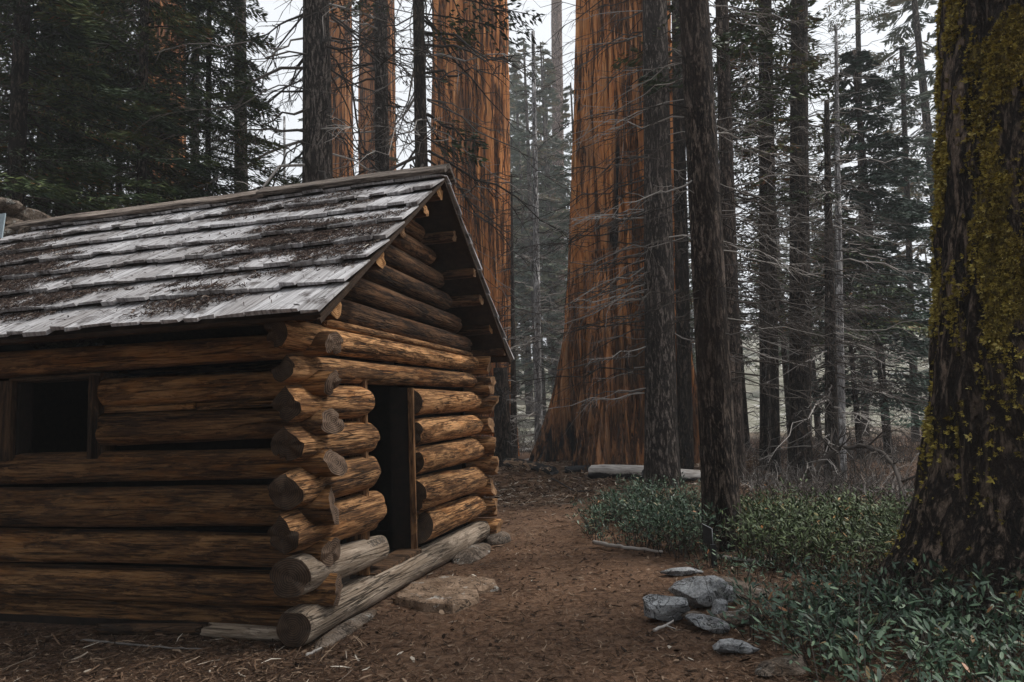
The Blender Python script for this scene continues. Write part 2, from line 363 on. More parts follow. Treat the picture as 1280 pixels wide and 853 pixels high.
m_needlep = mat_leaf('haze_pale_needles', [(0, (.07, .10, .075)), (.5, (.13, .165, .115)), (.85, (.22, .22, .13)), (1, (.28, .19, .11))], .6)  # paled tones imitate haze fade on the far conifers
m_shrub = mat_leaf('shrub_leaf', [(0, (.007, .020, .011)), (.45, (.036, .076, .043)), (.8, (.13, .195, .115)), (.93, (.12, .15, .07)), (.97, (.24, .19, .10)), (1, (.32, .13, .05))], .45, .35)
m_shrubo = mat_leaf('olive_shrub_leaf', [(0, (.022, .036, .015)), (.45, (.062, .092, .036)), (.8, (.14, .18, .08)), (.95, (.21, .19, .08)), (1, (.36, .15, .05))], .5, .22)
m_moss = mat_leaf('moss', [(0, (.07, .055, .014)), (.4, (.30, .235, .05)), (.8, (.56, .46, .11)), (1, (.70, .60, .24))], .9, .1)
m_litter = mat_leaf('litter', [(0, (.025, .016, .011)), (.35, (.075, .044, .027)), (.7, (.16, .10, .065)), (.92, (.30, .215, .15)), (1, (.62, .55, .46))], .9, .1)
m_rlitter = mat_leaf('roof_needles', [(0, (.016, .011, .010)), (.5, (.045, .030, .025)), (.85, (.095, .064, .050)), (.97, (.20, .15, .12)), (1, (.5, .46, .4))], .9, .1)
m_rock = mat_rock('granite', (.16, .165, .17), (.42, .43, .44), .2)
m_rockb = mat_rock('brown_stone', (.07, .055, .043), (.25, .20, .16), .5)
m_ground = mat_ground()
m_slab = mat_rock('dirt_covered_stone', (.13, .085, .055), (.30, .21, .145), .6, .012)
m_char = mat_plain('charred_wood', (.008, .008, .009), (.045, .046, .05), 18, .75, .9, .03)
m_ashlog = mat_plain('bleached_wood', (.18, .165, .15), (.62, .60, .57), 9, .9, .4)
m_metal = mat_plain('zinc_flashing', (.30, .38, .42), (.42, .50, .54), 5, .45, .05)
m_sign = mat_plain('dark_sign_metal', (.012, .012, .013), (.03, .03, .031), 12, .6, .1)
m_signedge = mat_plain('sign_edge_metal', (.25, .27, .29), (.4, .42, .44), 12, .5, .1)
m_ink = mat_plain('carved_letters', (.09, .075, .062), (.16, .14, .12), 40, .9, .2)

# ------------------------------------------------------------------ terrain
CAB0 = np.array([-1.4715, 5.0319, 0.0]); CANG = R(14.5)
NV = np.array([cos(CANG), -sin(CANG), 0]); DU = np.array([sin(CANG), cos(CANG), 0])
def cab(P):
    L = np.asarray(P) - CAB0; return L @ NV, L @ DU
def hgt(x, y):
    x = np.asarray(x, float); y = np.asarray(y, float)
    P = np.stack([x, y, np.zeros_like(x)], -1).reshape(-1, 3)
    d = np.hypot(x, y)
    near = sstep(2, 9, np.hypot(x - .2, y - 6))
    h = fbm(P * .35, 3, 5).reshape(x.shape) * (.05 + .22 * near)
    h = h + fbm(P * 2.2, 3, 9).reshape(x.shape) * (.012 + .02 * near)
    h = h + .55 * np.exp(-(((x - 2.9) / 3.6) ** 2 + ((y - 18.6) / 3.2) ** 2))     # duff mound round the big sequoia
    cx = (x - CAB0[0]) * NV[0] + (y - CAB0[1]) * NV[1]; cu = (x - CAB0[0]) * DU[0] + (y - CAB0[1]) * DU[1]
    incab = sstep(.9, -.1, cx) * sstep(-1.2, 0, cu) * sstep(6, 4.4, cu)
    h = h * (1 - incab) - .10 * sstep(1.5, 5, cu) * sstep(2, 0, cx) * (cx > -8)
    h = h + np.maximum(0, d - 45) * .10 * sstep(45, 90, d) + 6 * sstep(60, 140, d) * (fbm(P * .012, 3, 3).reshape(x.shape) * .6 + .5)
    return h
def hz(x, y): return float(hgt(np.array([x]), np.array([y]))[0])
def put(p): return np.array([p[0], p[1], hz(p[0], p[1])])

def axis(lo, fine0, fine1, hi, st, gr=1.09):
    a = list(np.arange(fine0, fine1, st)); s = st; x = fine1
    while x < hi: a.append(x); s *= gr; x += s
    a.append(hi); s = st; x = fine0 - s
    while x > lo: a.insert(0, x); s *= gr; x -= s
    a.insert(0, lo); return np.array(a)
gx = axis(-170, -3.2, 5.5, 170, .075); gy = axis(-40, 3.2, 12.5, 190, .075)
GX, GY = np.meshgrid(gx, gy, indexing='ij'); GZ = hgt(GX, GY)
pth = np.array([ground(*p)[:2] for p in [(690, 1400), (665, 853), (690, 740), (690, 670), (672, 630), (655, 605)]])
pth = np.vstack([pth, [[.0, 17.5], [-.8, 24]]]); pw = np.array([1.25, 1.2, 1.25, 1.3, 1.2, 1.1, .9, .6])
def pathness(x, y):
    P = np.stack([x.ravel(), y.ravel()], -1); best = np.full(len(P), 9.0)
    for i in range(len(pth) - 1):
        a, b = pth[i], pth[i + 1]; t = np.clip(((P - a) @ (b - a)) / ((b - a) @ (b - a)), 0, 1)
        dd = np.linalg.norm(P - (a + t[:, None] * (b - a)), axis=1) / (pw[i] + t * (pw[i + 1] - pw[i])); best = np.minimum(best, dd)
    best += fbm(np.stack([P[:, 0] * 1.1, P[:, 1] * 1.1, P[:, 0] * 0], -1), 4, 31) * .4
    return best.reshape(x.shape)
PD = pathness(GX, GY); PA = sstep(1.35, .75, PD)
GZ = GZ - .03 * PA
ni, nj = GX.shape
ii, jj = np.meshgrid(np.arange(ni - 1), np.arange(nj - 1), indexing='ij')
Q = np.stack([ii * nj + jj, (ii + 1) * nj + jj, (ii + 1) * nj + jj + 1, ii * nj + jj + 1], -1).reshape(-1, 4)
onp = (PD.ravel()[Q].mean(1) < 1.05)
V = np.stack([GX, GY, GZ], -1).reshape(-1, 3)
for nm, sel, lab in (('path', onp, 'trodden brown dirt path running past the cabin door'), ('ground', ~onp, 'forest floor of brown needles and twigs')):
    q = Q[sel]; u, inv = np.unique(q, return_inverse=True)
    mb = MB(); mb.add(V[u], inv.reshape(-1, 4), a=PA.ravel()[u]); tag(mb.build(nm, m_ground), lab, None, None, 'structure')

# haze: one closed box of thin air round the camera and the scene
mb = MB(); box(mb, (0, 70, 30), (330, 215, 84)); hz_o = mb.build('haze', bpy.data.materials.new('haze_air'), smooth=False); tag(hz_o, 'thin pale mist filling the forest', None, None, 'stuff')
hm = hz_o.data.materials[0]; hm.use_nodes = True; hm.node_tree.nodes.clear()
ho = hm.node_tree.nodes.new('ShaderNodeOutputMaterial'); hv = hm.node_tree.nodes.new('ShaderNodeVolumePrincipled')
hv.inputs['Color'].default_value = (.93, .95, .97, 1); hv.inputs['Density'].default_value = HAZE; hv.inputs['Anisotropy'].default_value = .1
hm.node_tree.links.new(hv.outputs[0], ho.inputs['Volume'])

# ------------------------------------------------------------------ the log cabin
cabin = empty('log_cabin', CAB0, -CANG, label='old log cabin of stacked brown logs with a grey shake roof and open dark doorway', cat='cabin')
def make_log(name, axis_, p0, length, r0, r1, mats, seed, parent=cabin, saddle=(), ell=1.0, ragged=.016, bow=0.01, flat=0.0, nseg=32, sq=2.0):
    """local +X along the log; axis_ 'x' or 'y' of the cabin frame"""
    n = max(10, int(length / .07)); t = np.linspace(0, 1, n); xs = t * length
    th = np.arange(nseg) * 2 * pi / nseg
    Xg, Tg = np.meshgrid(xs, th, indexing='ij')
    rr = r0 + (r1 - r0) * (Xg / length)
    P = np.stack([Xg * 1.2 + seed * 7.1, np.cos(Tg) * 1.3, np.sin(Tg) * 1.3], -1).reshape(-1, 3)
    rr = rr * (1 + .07 * fbm(P, 3, seed).reshape(rr.shape) + .025 * fbm(P * np.array([2.5, 5, 5]), 3, seed + 3).reshape(rr.shape))
    rg_ = np.random.default_rng(seed + 500)
    if name == 'wall_log':
        for de in (Xg, length - Xg):
            for _ in range(2):
                an_ = rg_.uniform(0, 2 * pi); dd_ = np.abs((Tg - an_ + pi) % (2 * pi) - pi)
                rr = rr * (1 - rg_.uniform(.15, .4) * np.exp(-(dd_ / rg_.uniform(.12, .3)) ** 2) * np.exp(-de / rg_.uniform(.05, .14)))
    if sq != 2: rr = rr * (np.abs(np.cos(Tg)) ** sq + np.abs(np.sin(Tg)) ** sq) ** (-1 / sq)
    Y = rr * np.cos(Tg); Z = rr * np.sin(Tg) * ell
    if flat: Z = np.minimum(Z, r0 * flat)
    for (xc, wd, amt) in saddle:
        k = np.clip(1 - np.abs(Xg - xc) / wd, 0, 1); k = sstep(0, .45, k) * amt
        lim = rr * (1.0 - .98 * np.abs(Y) / rr); Z = Z * (1 - k) + np.minimum(Z, lim) * k
        lim2 = -rr * (1.05 - .55 * np.abs(Y) / rr); Z = Z * (1 - k) + np.maximum(Z, lim2) * k
    bw = fbm(np.stack([xs * .5 + seed, xs * 0, xs * 0], -1), 2, seed + 8)
    Y = Y + bow * bw[:, None]; Z = Z + bow * .7 * np.roll(bw, 3)[:, None]
    X = Xg.copy()
    for e, sg in ((0, -1), (n - 1, 1)):
        if name == 'wall_log': X[e] += rg_.uniform(.15, .45) * (r0 if sg < 0 else r1) * np.cos(th - rg_.uniform(0, 2 * pi))
        X[e] += sg * ragged * vnoise(np.stack([np.cos(th) * 2 + seed, np.sin(th) * 2, th * 0 + e], -1), seed)
    for e in (0, n - 1):                                   # eased arris
        cy_, cz_ = Y[e].mean(), Z[e].mean(); Y[e] = cy_ + (Y[e] - cy_) * .95; Z[e] = cz_ + (Z[e] - cz_) * .95
    V = np.stack([X, Y, Z], -1).reshape(-1, 3)
    i = np.arange(n - 1)[:, None]; j = np.arange(nseg)[None, :]; j2 = (j + 1) % nseg
    q = np.stack([i * nseg + j, (i + 1) * nseg + j, (i + 1) * nseg + j2, i * nseg + j2], -1).reshape(-1, 4)
    mb = MB(); mb.add(V, q)
    for e, sg in ((0, -1), (n - 1, 1)):
        ring = V[e * nseg:(e + 1) * nseg]; c = ring.mean(0); lay = [ring]
        for f in (.66, .33):
            rg = c + (ring - c) * f
            rg[:, 0] += sg * .011 * vnoise(rg * 30 + seed, seed + 2) + sg * .008; lay.append(rg)
        LV = np.concatenate(lay + [c[None]])
        qq = []; tt = []
        for L in range(2):
            for k in range(nseg):
                a_, b_ = L * nseg + k, L * nseg + (k + 1) % nseg
                f = [a_, b_, b_ + nseg, a_ + nseg]; qq.append(f if sg > 0 else f[::-1])
        for k in range(nseg):
            f = [2 * nseg + k, 2 * nseg + (k + 1) % nseg, 3 * nseg]; tt.append(f if sg > 0 else f[::-1])
        mb.add(LV, qq, tt, m=1)
    rz = 0 if axis_ == 'x' else pi / 2
    return mb.build(name, mats, parent, True, p0, (0, 0, rz))

# front wall (local x = 0 plane, runs along local y)
FR = [m_front, m_enddark]; FE = -.15
def flog(y0, y1, za, zb, ra, rb, mats=FR, seed=0, x=None, saddle=True, **k):
    """log of the front wall from y0 to y1; centre heights za, zb at its ends"""
    x = -.15 if x is None else x; L = y1 - y0
    sd_ = []
    if saddle and y0 < .1: sd_.append((0.06, .34, .85))
    if saddle and y1 > 4.1: sd_.append((L - .02, .35, .7))
    o = make_log('wall_log', 'y', (x, y0, za), L, ra, rb, mats, seed, saddle=sd_, **k)
    o.rotation_euler = (0, -math.atan2(zb - za, L), pi / 2)
    return o
flog(-.26, 4.32, 2.22, 2.245, .115, .105, seed=1, saddle=False)
flog(FE, 4.22, 1.965, 2.02, .105, .095, seed=2)                       # over the door
flog(FE + .02, .97, 1.71, 1.725, .135, .142, seed=3, ragged=.03); flog(2.10, 4.38, 1.725, 1.74, .145, .125, seed=4)
flog(FE + .03, 1.12, 1.42, 1.41, .135, .145, seed=5, ragged=.03); flog(2.13, 4.46, 1.415, 1.435, .14, .135, seed=6)
flog(FE, 1.10, 1.10, 1.11, .145, .152, seed=7, ragged=.03); flog(2.14, 4.42, 1.115, 1.11, .142, .15, seed=8)
flog(FE - .01, 1.2, .79, .76, .145, .175, seed=9, ragged=.03); flog(2.12, 4.36, .775, .715, .178, .17, seed=10)
gl = flog(FE, 1.29, .49, .41, .145, .115, [m_grey, m_enddark], 11, x=-.11, saddle=False)
gl['label'] = 'smooth grey log with scratched letters, cut off at the door'
flog(2.28, 4.48, .42, .365, .165, .14, seed=12)
sl = make_log('sill_log', 'y', (-.10, -.13, .15), 4.72, .138, .132, [m_grey, m_enddark], 13, ell=1.0, flat=.8)
sl.rotation_euler = (0, math.atan2(.10, 4.75), pi / 2); sl['label'] = 'long worn grey sill log under the door'
# short odd blocks at the corner, as in the photo
# gable logs
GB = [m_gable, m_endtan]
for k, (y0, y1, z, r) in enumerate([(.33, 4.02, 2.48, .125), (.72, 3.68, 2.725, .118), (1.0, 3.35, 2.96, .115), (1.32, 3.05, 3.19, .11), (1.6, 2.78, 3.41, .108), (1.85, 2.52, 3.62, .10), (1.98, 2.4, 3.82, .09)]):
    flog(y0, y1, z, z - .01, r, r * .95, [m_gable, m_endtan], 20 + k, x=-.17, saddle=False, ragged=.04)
flog(.3, 4.0, 2.345, 2.35, .035, .03, [m_front, m_endtan], 29, x=-.08, saddle=False)   # thin pole chinking

# side wall (local y = 0 plane, runs along local x)
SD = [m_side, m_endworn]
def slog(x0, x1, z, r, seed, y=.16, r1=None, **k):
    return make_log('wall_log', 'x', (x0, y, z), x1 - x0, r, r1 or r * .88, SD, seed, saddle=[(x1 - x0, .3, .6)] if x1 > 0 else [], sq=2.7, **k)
XL, XR = -6.4, .06
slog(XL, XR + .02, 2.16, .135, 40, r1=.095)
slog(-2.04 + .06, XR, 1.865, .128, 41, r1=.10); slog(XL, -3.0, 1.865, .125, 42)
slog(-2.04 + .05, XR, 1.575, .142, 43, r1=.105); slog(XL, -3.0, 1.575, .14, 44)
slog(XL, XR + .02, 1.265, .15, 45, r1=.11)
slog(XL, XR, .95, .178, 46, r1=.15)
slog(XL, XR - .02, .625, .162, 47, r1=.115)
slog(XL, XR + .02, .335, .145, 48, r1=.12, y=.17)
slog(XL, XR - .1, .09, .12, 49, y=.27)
# chinking strips in the gaps of the side wall
for (x0, x1, z) in [(-1.93, -1.08, 1.728), (-1.05, -.2, 1.722)]:
    mb = MB(); box(mb, ((x1 - x0) / 2, 0, 0), (x1 - x0, .03, .05)); mb.build('chinking_strip', m_side, cabin, False, (x0, .06, z))
# rear walls (seen through the door at most)
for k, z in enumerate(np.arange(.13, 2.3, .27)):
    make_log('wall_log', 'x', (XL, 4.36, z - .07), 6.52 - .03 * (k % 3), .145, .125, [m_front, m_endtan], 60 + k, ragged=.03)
    make_log('wall_log', 'y', (XL + .15, -.2, z + .1), 4.8, .145, .135, [m_shadewood, m_shadewood], 80 + k)
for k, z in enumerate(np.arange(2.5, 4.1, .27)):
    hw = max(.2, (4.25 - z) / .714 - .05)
    make_log('wall_log', 'y', (XL + .15, 2.19 - hw, z), 2 * hw, .14, .13, [m_shadewood, m_shadewood], 95 + k)

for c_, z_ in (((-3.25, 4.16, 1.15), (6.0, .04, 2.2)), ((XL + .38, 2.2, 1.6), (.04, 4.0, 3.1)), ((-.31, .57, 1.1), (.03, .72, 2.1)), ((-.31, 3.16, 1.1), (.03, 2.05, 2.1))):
    mb = MB(); box(mb, c_, z_); mb.build('interior_shade_panel', m_shadewood, cabin, False)  # dark panels added so the interior reads as deep shade
# window with its frame
wf = empty('window', (-2.05, .05, 1.35)); wf.parent = cabin
def board(name, c, size, parent, mat=m_board, rot=None, warp=.004, seed=1):
    """a slightly warped, eased board centred on c"""
    s = np.array(size, float); ax = int(np.argmax(s)); n = 14; o1, o2 = [i for i in range(3) if i != ax]
    t = np.linspace(-.5, .5, n); prof = [(-.5, -.42), (-.42, -.5), (.42, -.5), (.5, -.42), (.5, .42), (.42, .5), (-.42, .5), (-.5, .42)]
    Vv = []
    for i, tt in enumerate(t):
        wob = fbm(np.array([[tt * s[ax] * 1.5 + seed, 0, 0], [tt * s[ax] * 1.5 + seed, 5, 0]]), 3, seed)
        for (a, b) in prof:
            p = np.zeros(3); p[ax] = tt * s[ax]; p[o1] = a * s[o1] + wob[0] * warp; p[o2] = b * s[o2] + wob[1] * warp; Vv.append(p)
    q = [[i * 8 + j, i * 8 + (j + 1) % 8, (i + 1) * 8 + (j + 1) % 8, (i + 1) * 8 + j] for i in range(n - 1) for j in range(8)]
    mb = MB(); mb.add(Vv, q)
    for e in (0, n - 1):
        c_ = mb.add([np.mean(Vv[e * 8:e * 8 + 8], axis=0)]); mb.t.append(np.array([[e * 8 + j, e * 8 + (j + 1) % 8, c_] for j in range(8)])); mb.tm.append(np.zeros(8, int))
    ob = mb.build(name, mat, parent, False, c, rot)
    # faces outward
    import bmesh
    bm = bmesh.new(); bm.from_mesh(ob.data); bmesh.ops.recalc_face_normals(bm, faces=bm.faces); bm.to_mesh(ob.data); bm.free()
    return ob
board('jamb', (.035, .06, .325), (.05, .24, .67), wf, m_upright, seed=3)
board('jamb', (-.885, -.01, .325), (.15, .06, .67), wf, m_upright, seed=4)
jb = board('jamb', (-.885, .10, .325), (.15, .14, .67), wf, m_shadewood, seed=14); jb['label'] = 'shade-darkened inner face of the window jamb'  # reveal painted near black in place of shade
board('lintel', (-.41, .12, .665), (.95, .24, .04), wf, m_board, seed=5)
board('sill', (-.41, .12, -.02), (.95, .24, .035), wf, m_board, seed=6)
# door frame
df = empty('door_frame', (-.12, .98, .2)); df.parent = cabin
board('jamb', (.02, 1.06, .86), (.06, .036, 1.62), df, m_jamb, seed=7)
jb = board('jamb', (-.10, 1.075, .86), (.24, .04, 1.62), df, m_shadewood, seed=17); jb['label'] = 'shade-darkened inner face of the door jamb'  # door reveal's shade is put into this board's colour
board('jamb', (-.05, .0, .88), (.2, .05, 1.66), df, m_jamb, seed=8)
board('threshold', (-.03, .55, .03), (.24, 1.05, .05), df, m_board, seed=9)
# cabin floor, a dark earth and plank floor
mb = MB(); box(mb, (-3.2, 2.2, .02), (6.1, 4.1, .08)); mb.build('floor', m_shadewood, cabin, False)
# scratched letters on the grey log
fc = bpy.data.curves.new('carved_lettering', 'FONT'); fc.body = 'NESON'; fc.size = .115; fc.extrude = .0015; fc.align_x = 'CENTER'; fc.space_character = .95
ft = bpy.data.objects.new('carved_lettering', fc); COL.objects.link(ft); fc.materials.append(m_ink)

# roof ----------------------------------------------------------
Y0, Z0, YR, ZR = -.40, 2.30, 2.19, 4.12; YE, ZE = 4.75, 2.30
def deck(y): return Z0 + (y - Y0) * (ZR - Z0) / (YR - Y0)
roof = empty('roof', (0, 0, 0)); roof.parent = cabin
RX0, RX1 = -6.9, .30
sl_n = np.array([0, -(ZR - Z0), (YR - Y0)]); sl_n /= np.linalg.norm(sl_n)      # near slope normal
sl_d = np.array([0, (YR - Y0), (ZR - Z0)]); SL = np.linalg.norm(sl_d); sl_d /= SL
fr_d = np.array([0, -(YE - YR), (ZR - ZE)]); FL = np.linalg.norm(fr_d); fr_d /= FL; fr_n = np.array([0, (ZR - ZE), (YE - YR)]); fr_n /= np.linalg.norm(fr_n)
for nm, o_, dd, nn, LL in (('roof_deck', np.array([0, Y0, Z0]), sl_d, sl_n, SL), ('roof_deck', np.array([0, YE, ZE]), fr_d, fr_n, FL)):
    mb = MB(); v = []
    for x in (RX0, RX1 - .03):
        for (a, b) in ((.03, -.02), (LL, -.02), (LL, -.05), (.03, -.05)): v.append(o_ + dd * a + nn * b + np.array([x, 0, 0]))
    mb.add(v, [[0, 1, 5, 4], [1, 2, 6, 5], [2, 3, 7, 6], [3, 0, 4, 7], [3, 2, 1, 0], [4, 5, 6, 7]]); mb.build(nm, m_deck, roof, False)
rng = np.random.default_rng(4)
def shakes(o_, dd, nn, LL, nrow, seed):
    rg = np.random.default_rng(seed); mb = MB(); ex = LL / (nrow + .35)
    for r in range(nrow + 1):
        x = RX1
        while x > RX0:
            w_ = rg.uniform(.13, .29); g_ = rg.uniform(.006, .022); rr = rg.random(); lift = rg.uniform(.045, .065); tk = rg.uniform(.022, .036)
            s0 = r * ex + rg.normal(0, .012) - (.02 if r == 0 else 0); s1 = min(LL, (r + 1) * ex + .05)
            xa, xb = x - w_ + g_, x; sk = rg.normal(0, .006); tw = rg.normal(0, .005)
            n_ = 3; vs_ = []
            for k in range(n_):
                t = k / (n_ - 1); s_ = s0 + (s1 - s0) * t; top = lift * (1 - t) + .006 + .004 * math.sin(t * 3 + rr * 9)
                for (xx, h_) in ((xa, top + tw * (1 - t)), (xb, top - tw * (1 - t)), (xb, top - tk * (1 - .6 * t)), (xa, top - tk * (1 - .6 * t))):
                    jig = rg.normal(0, .004) if k == 0 else 0
                    vs_.append(o_ + dd * (s_ + jig) + nn * h_ + np.array([xx + sk * t, 0, 0]))
            q = []
            for k in range(n_ - 1):
                b = k * 4
                for j in range(4): q.append([b + j, b + (j + 1) % 4, b + 4 + (j + 1) % 4, b + 4 + j])
            q.append([3, 2, 1, 0]); q.append([(n_ - 1) * 4 + j for j in range(4)])
            mb.add(vs_, q, a=rr); x -= w_
    return mb
shakes(np.array([0, Y0, Z0]), sl_d, sl_n, SL, 7, 11).build('shakes', m_shake, roof, False)
shakes(np.array([0, YE, ZE]), fr_d, fr_n, FL, 7, 12).build('shakes', m_shake, roof, False)
for (xa, xb, dz, sd_) in ((-5.55, -1.82, .0, 1), (-1.9, .34, .012, 2)):
    tl = math.atan2(-(ZR - Z0), (YR - Y0))
    ob = board('ridge_board', ((xa + xb) / 2, YR - .09, ZR + .045 + dz), (xb - xa, .21, .05), roof, m_ridge, (-tl * .95 , 0, 0), .02, sd_)
    ob = board('ridge_board', ((xa + xb) / 2, YR + .10, ZR + .04 + dz), (xb - xa, .24, .045), roof, m_ridge, (tl * .95, 0, 0), .02, sd_ + 5)
# barge strips along the rakes
def strip(name, a, b, wd, tk, mat, parent):
    a = np.array(a); b = np.array(b); L = np.linalg.norm(b - a); ob = board(name, (a + b) / 2, (tk, L, wd), parent, mat, (math.atan2(b[2] - a[2], b[1] - a[1]), 0, 0), .006, 3); return ob
strip('rake_board', (.262, Y0 + .03, Z0 - .045), (.262, YR, ZR - .045), .035, .03, m_deck, roof)
strip('rake_board', (.262, YE - .03, ZE - .045), (.262, YR, ZR - .045), .035, .03, m_deck, roof)
# purlins
for k, (y, z, r) in enumerate([(-.10, 2.385, .085), (.72, 2.935, .105), (1.26, 3.30, .07), (1.72, 3.615, .065), (2.22, 3.955, .085), (2.74, 3.605, .065), (3.25, 3.275, .062), (3.62, 3.0, .075), (4.11, 2.69, .078), (4.52, 2.42, .075)]):
    o = make_log('purlin', 'x', (-6.7, y, z), 6.7 + .24 - .03 * (k % 3), r * 1.05, r, [m_gable, m_endorange if k in (0, 4, 1, 3, 8) else m_endtan], 120 + k, parent=roof, bow=.004)
# chimney of rubble with zinc flashing
def rock_mesh(mb, c, size, seed, rz=0.0, nfac=9, sub=3, a=0.0, rough=.06, m=0, keep=.72):
    import bmesh
    bm = bmesh.new(); bmesh.ops.create_icosphere(bm, subdivisions=sub, radius=1)
    v = np.array([x.co[:] for x in bm.verts]); t = np.array([[q.index for q in f.verts] for f in bm.faces]); bm.free()
    rg = np.random.default_rng(seed)
    for k in range(nfac):
        n_ = rg.normal(size=3); n_ /= np.linalg.norm(n_); d_ = rg.uniform(keep - .2, keep + .14); e = v @ n_ - d_; v = v - np.outer(np.maximum(e, 0), n_) * .96
    v = v * (1 + rough * (fbm(v * 2.3 + seed, 4, seed) + .35 * fbm(v * 9 + seed, 3, seed + 2))[:, None])
    v = v * (np.array(size) / 2) / np.abs(v).max(0)
    cz, sz = cos(rz), sin(rz); v = np.stack([v[:, 0] * cz - v[:, 1] * sz, v[:, 0] * sz + v[:, 1] * cz, v[:, 2]], -1)
    mb.add(v + np.array(c), None, t, a=a, m=m)
chim = empty('chimney', (-6.05, 2.6, 3.26)); chim.parent = cabin
mb = MB(); rg = np.random.default_rng(8)
for L in range(9):
    z = -.6 + L * .21; half = .95 if L < 7 else (.72 if L == 7 else .5)
    for sy in (-.45, .45):
        x = -half
        while x < half - .05:
            w_ = rg.uniform(.22, .42); rock_mesh(mb, (x + w_ / 2 - (.2 if L > 6 else 0), sy + rg.normal(0, .03), z + .1), (w_ * 1.12, .45, rg.uniform(.17, .26)), int(rg.integers(1e6)), 0, 7, 2, rg.random(), .06, 0, .8); x += w_
    for sx in (-1, 1):
        rock_mesh(mb, (sx * half * .85 - (.2 if L > 6 else 0), 0, z + .1), (.4, .8, .24), int(rg.integers(1e6)), 0, 7, 2, rg.random(), .06, 0, .8)
mb.build('stones', m_rockb, chim, False)
board('flashing', (.40, -.70, .80), (.5, .014, .42), chim, m_metal, (-.1, 0, 0), .001, 2)
# dry needles on the roof
rg = np.random.default_rng(21); N = 170000
px = rg.uniform(RX0 + .1, RX1 - .05, N); ps = rg.uniform(.02, SL - .25, N)
den = fbm(np.stack([px * 1.1, ps * 1.9, px * 0], -1), 4, 77)
mid = np.exp(-((ps - (1.25 + .08 * (px + 2))) / .8) ** 2)
ex = SL / 7.35; ph = (ps % ex) / ex                                     # needles lodge against the butts above
keep = rg.random(N) < np.clip((den * 2.4 + mid * 1.3 - .54 + .3 * (ph > .55)) * 1.0, .012, 1) * np.where(px > -.3, .5, 1)
px, ps, ph = px[keep], ps[keep], ph[keep]; n_ = len(px)
pile = np.clip(fbm(np.stack([px * 2.5, ps * 3, px * 0], -1), 3, 79) + .4, 0, 1) * .03
hh = (.06 * (1 - ph) + .010 + pile * rg.random(n_))
c = np.array([0, Y0, Z0]) + ps[:, None] * sl_d + hh[:, None] * sl_n + px[:, None] * np.array([1, 0, 0])
ang = rg.uniform(0, 2 * pi, n_); d1 = np.cos(ang)[:, None] * np.array([1, 0, 0]) + np.sin(ang)[:, None] * sl_d + rg.normal(0, .15, n_)[:, None] * sl_n
d2 = -np.sin(ang)[:, None] * np.array([1, 0, 0]) + np.cos(ang)[:, None] * sl_d + rg.normal(0, .4, n_)[:, None] * sl_n
Ln = rg.uniform(.008, .035, n_)[:, None]; Wn = rg.uniform(.0015, .0045, n_)[:, None]
Vq = np.stack([c - d1 * Ln - d2 * Wn, c + d1 * Ln - d2 * Wn, c + d1 * Ln + d2 * Wn, c - d1 * Ln + d2 * Wn], 1).reshape(-1, 3)
mb = MB(); mb.add(Vq, np.arange(n_ * 4).reshape(-1, 4), a=np.repeat(rg.random(n_) ** 1.3, 4))
ro = mb.build('roof_litter', m_rlitter, None, False, CAB0, (0, 0, -CANG)); tag(ro, 'dry brown needles and twigs drifted over the shake roof', 'litter', None, 'stuff')

# lettering placed on the grey log's outer face
bpy.context.view_layer.update()
ft.parent = cabin
gr_ = .122
ft.location = (-.11 + gr_ * cos(R(38)) + .004, 1.04, .445 + gr_ * sin(R(38)) - .05 + .022)
ft.rotation_euler = Matrix(((0, -sin(R(38)), cos(R(38))), (1, 0, 0), (0, cos(R(38)), sin(R(38))))).to_euler()
ft.scale = (.78, .78, .78)
dg = bpy.context.evaluated_depsgraph_get()
me = bpy.data.meshes.new_from_object(ft.evaluated_get(dg)); fo = bpy.data.objects.new('carved_lettering', me); COL.objects.link(fo)
fo.parent = cabin; fo.location = ft.location; fo.rotation_euler = ft.rotation_euler; fo.scale = ft.scale
bpy.data.objects.remove(ft); fo.name = 'carved_lettering'

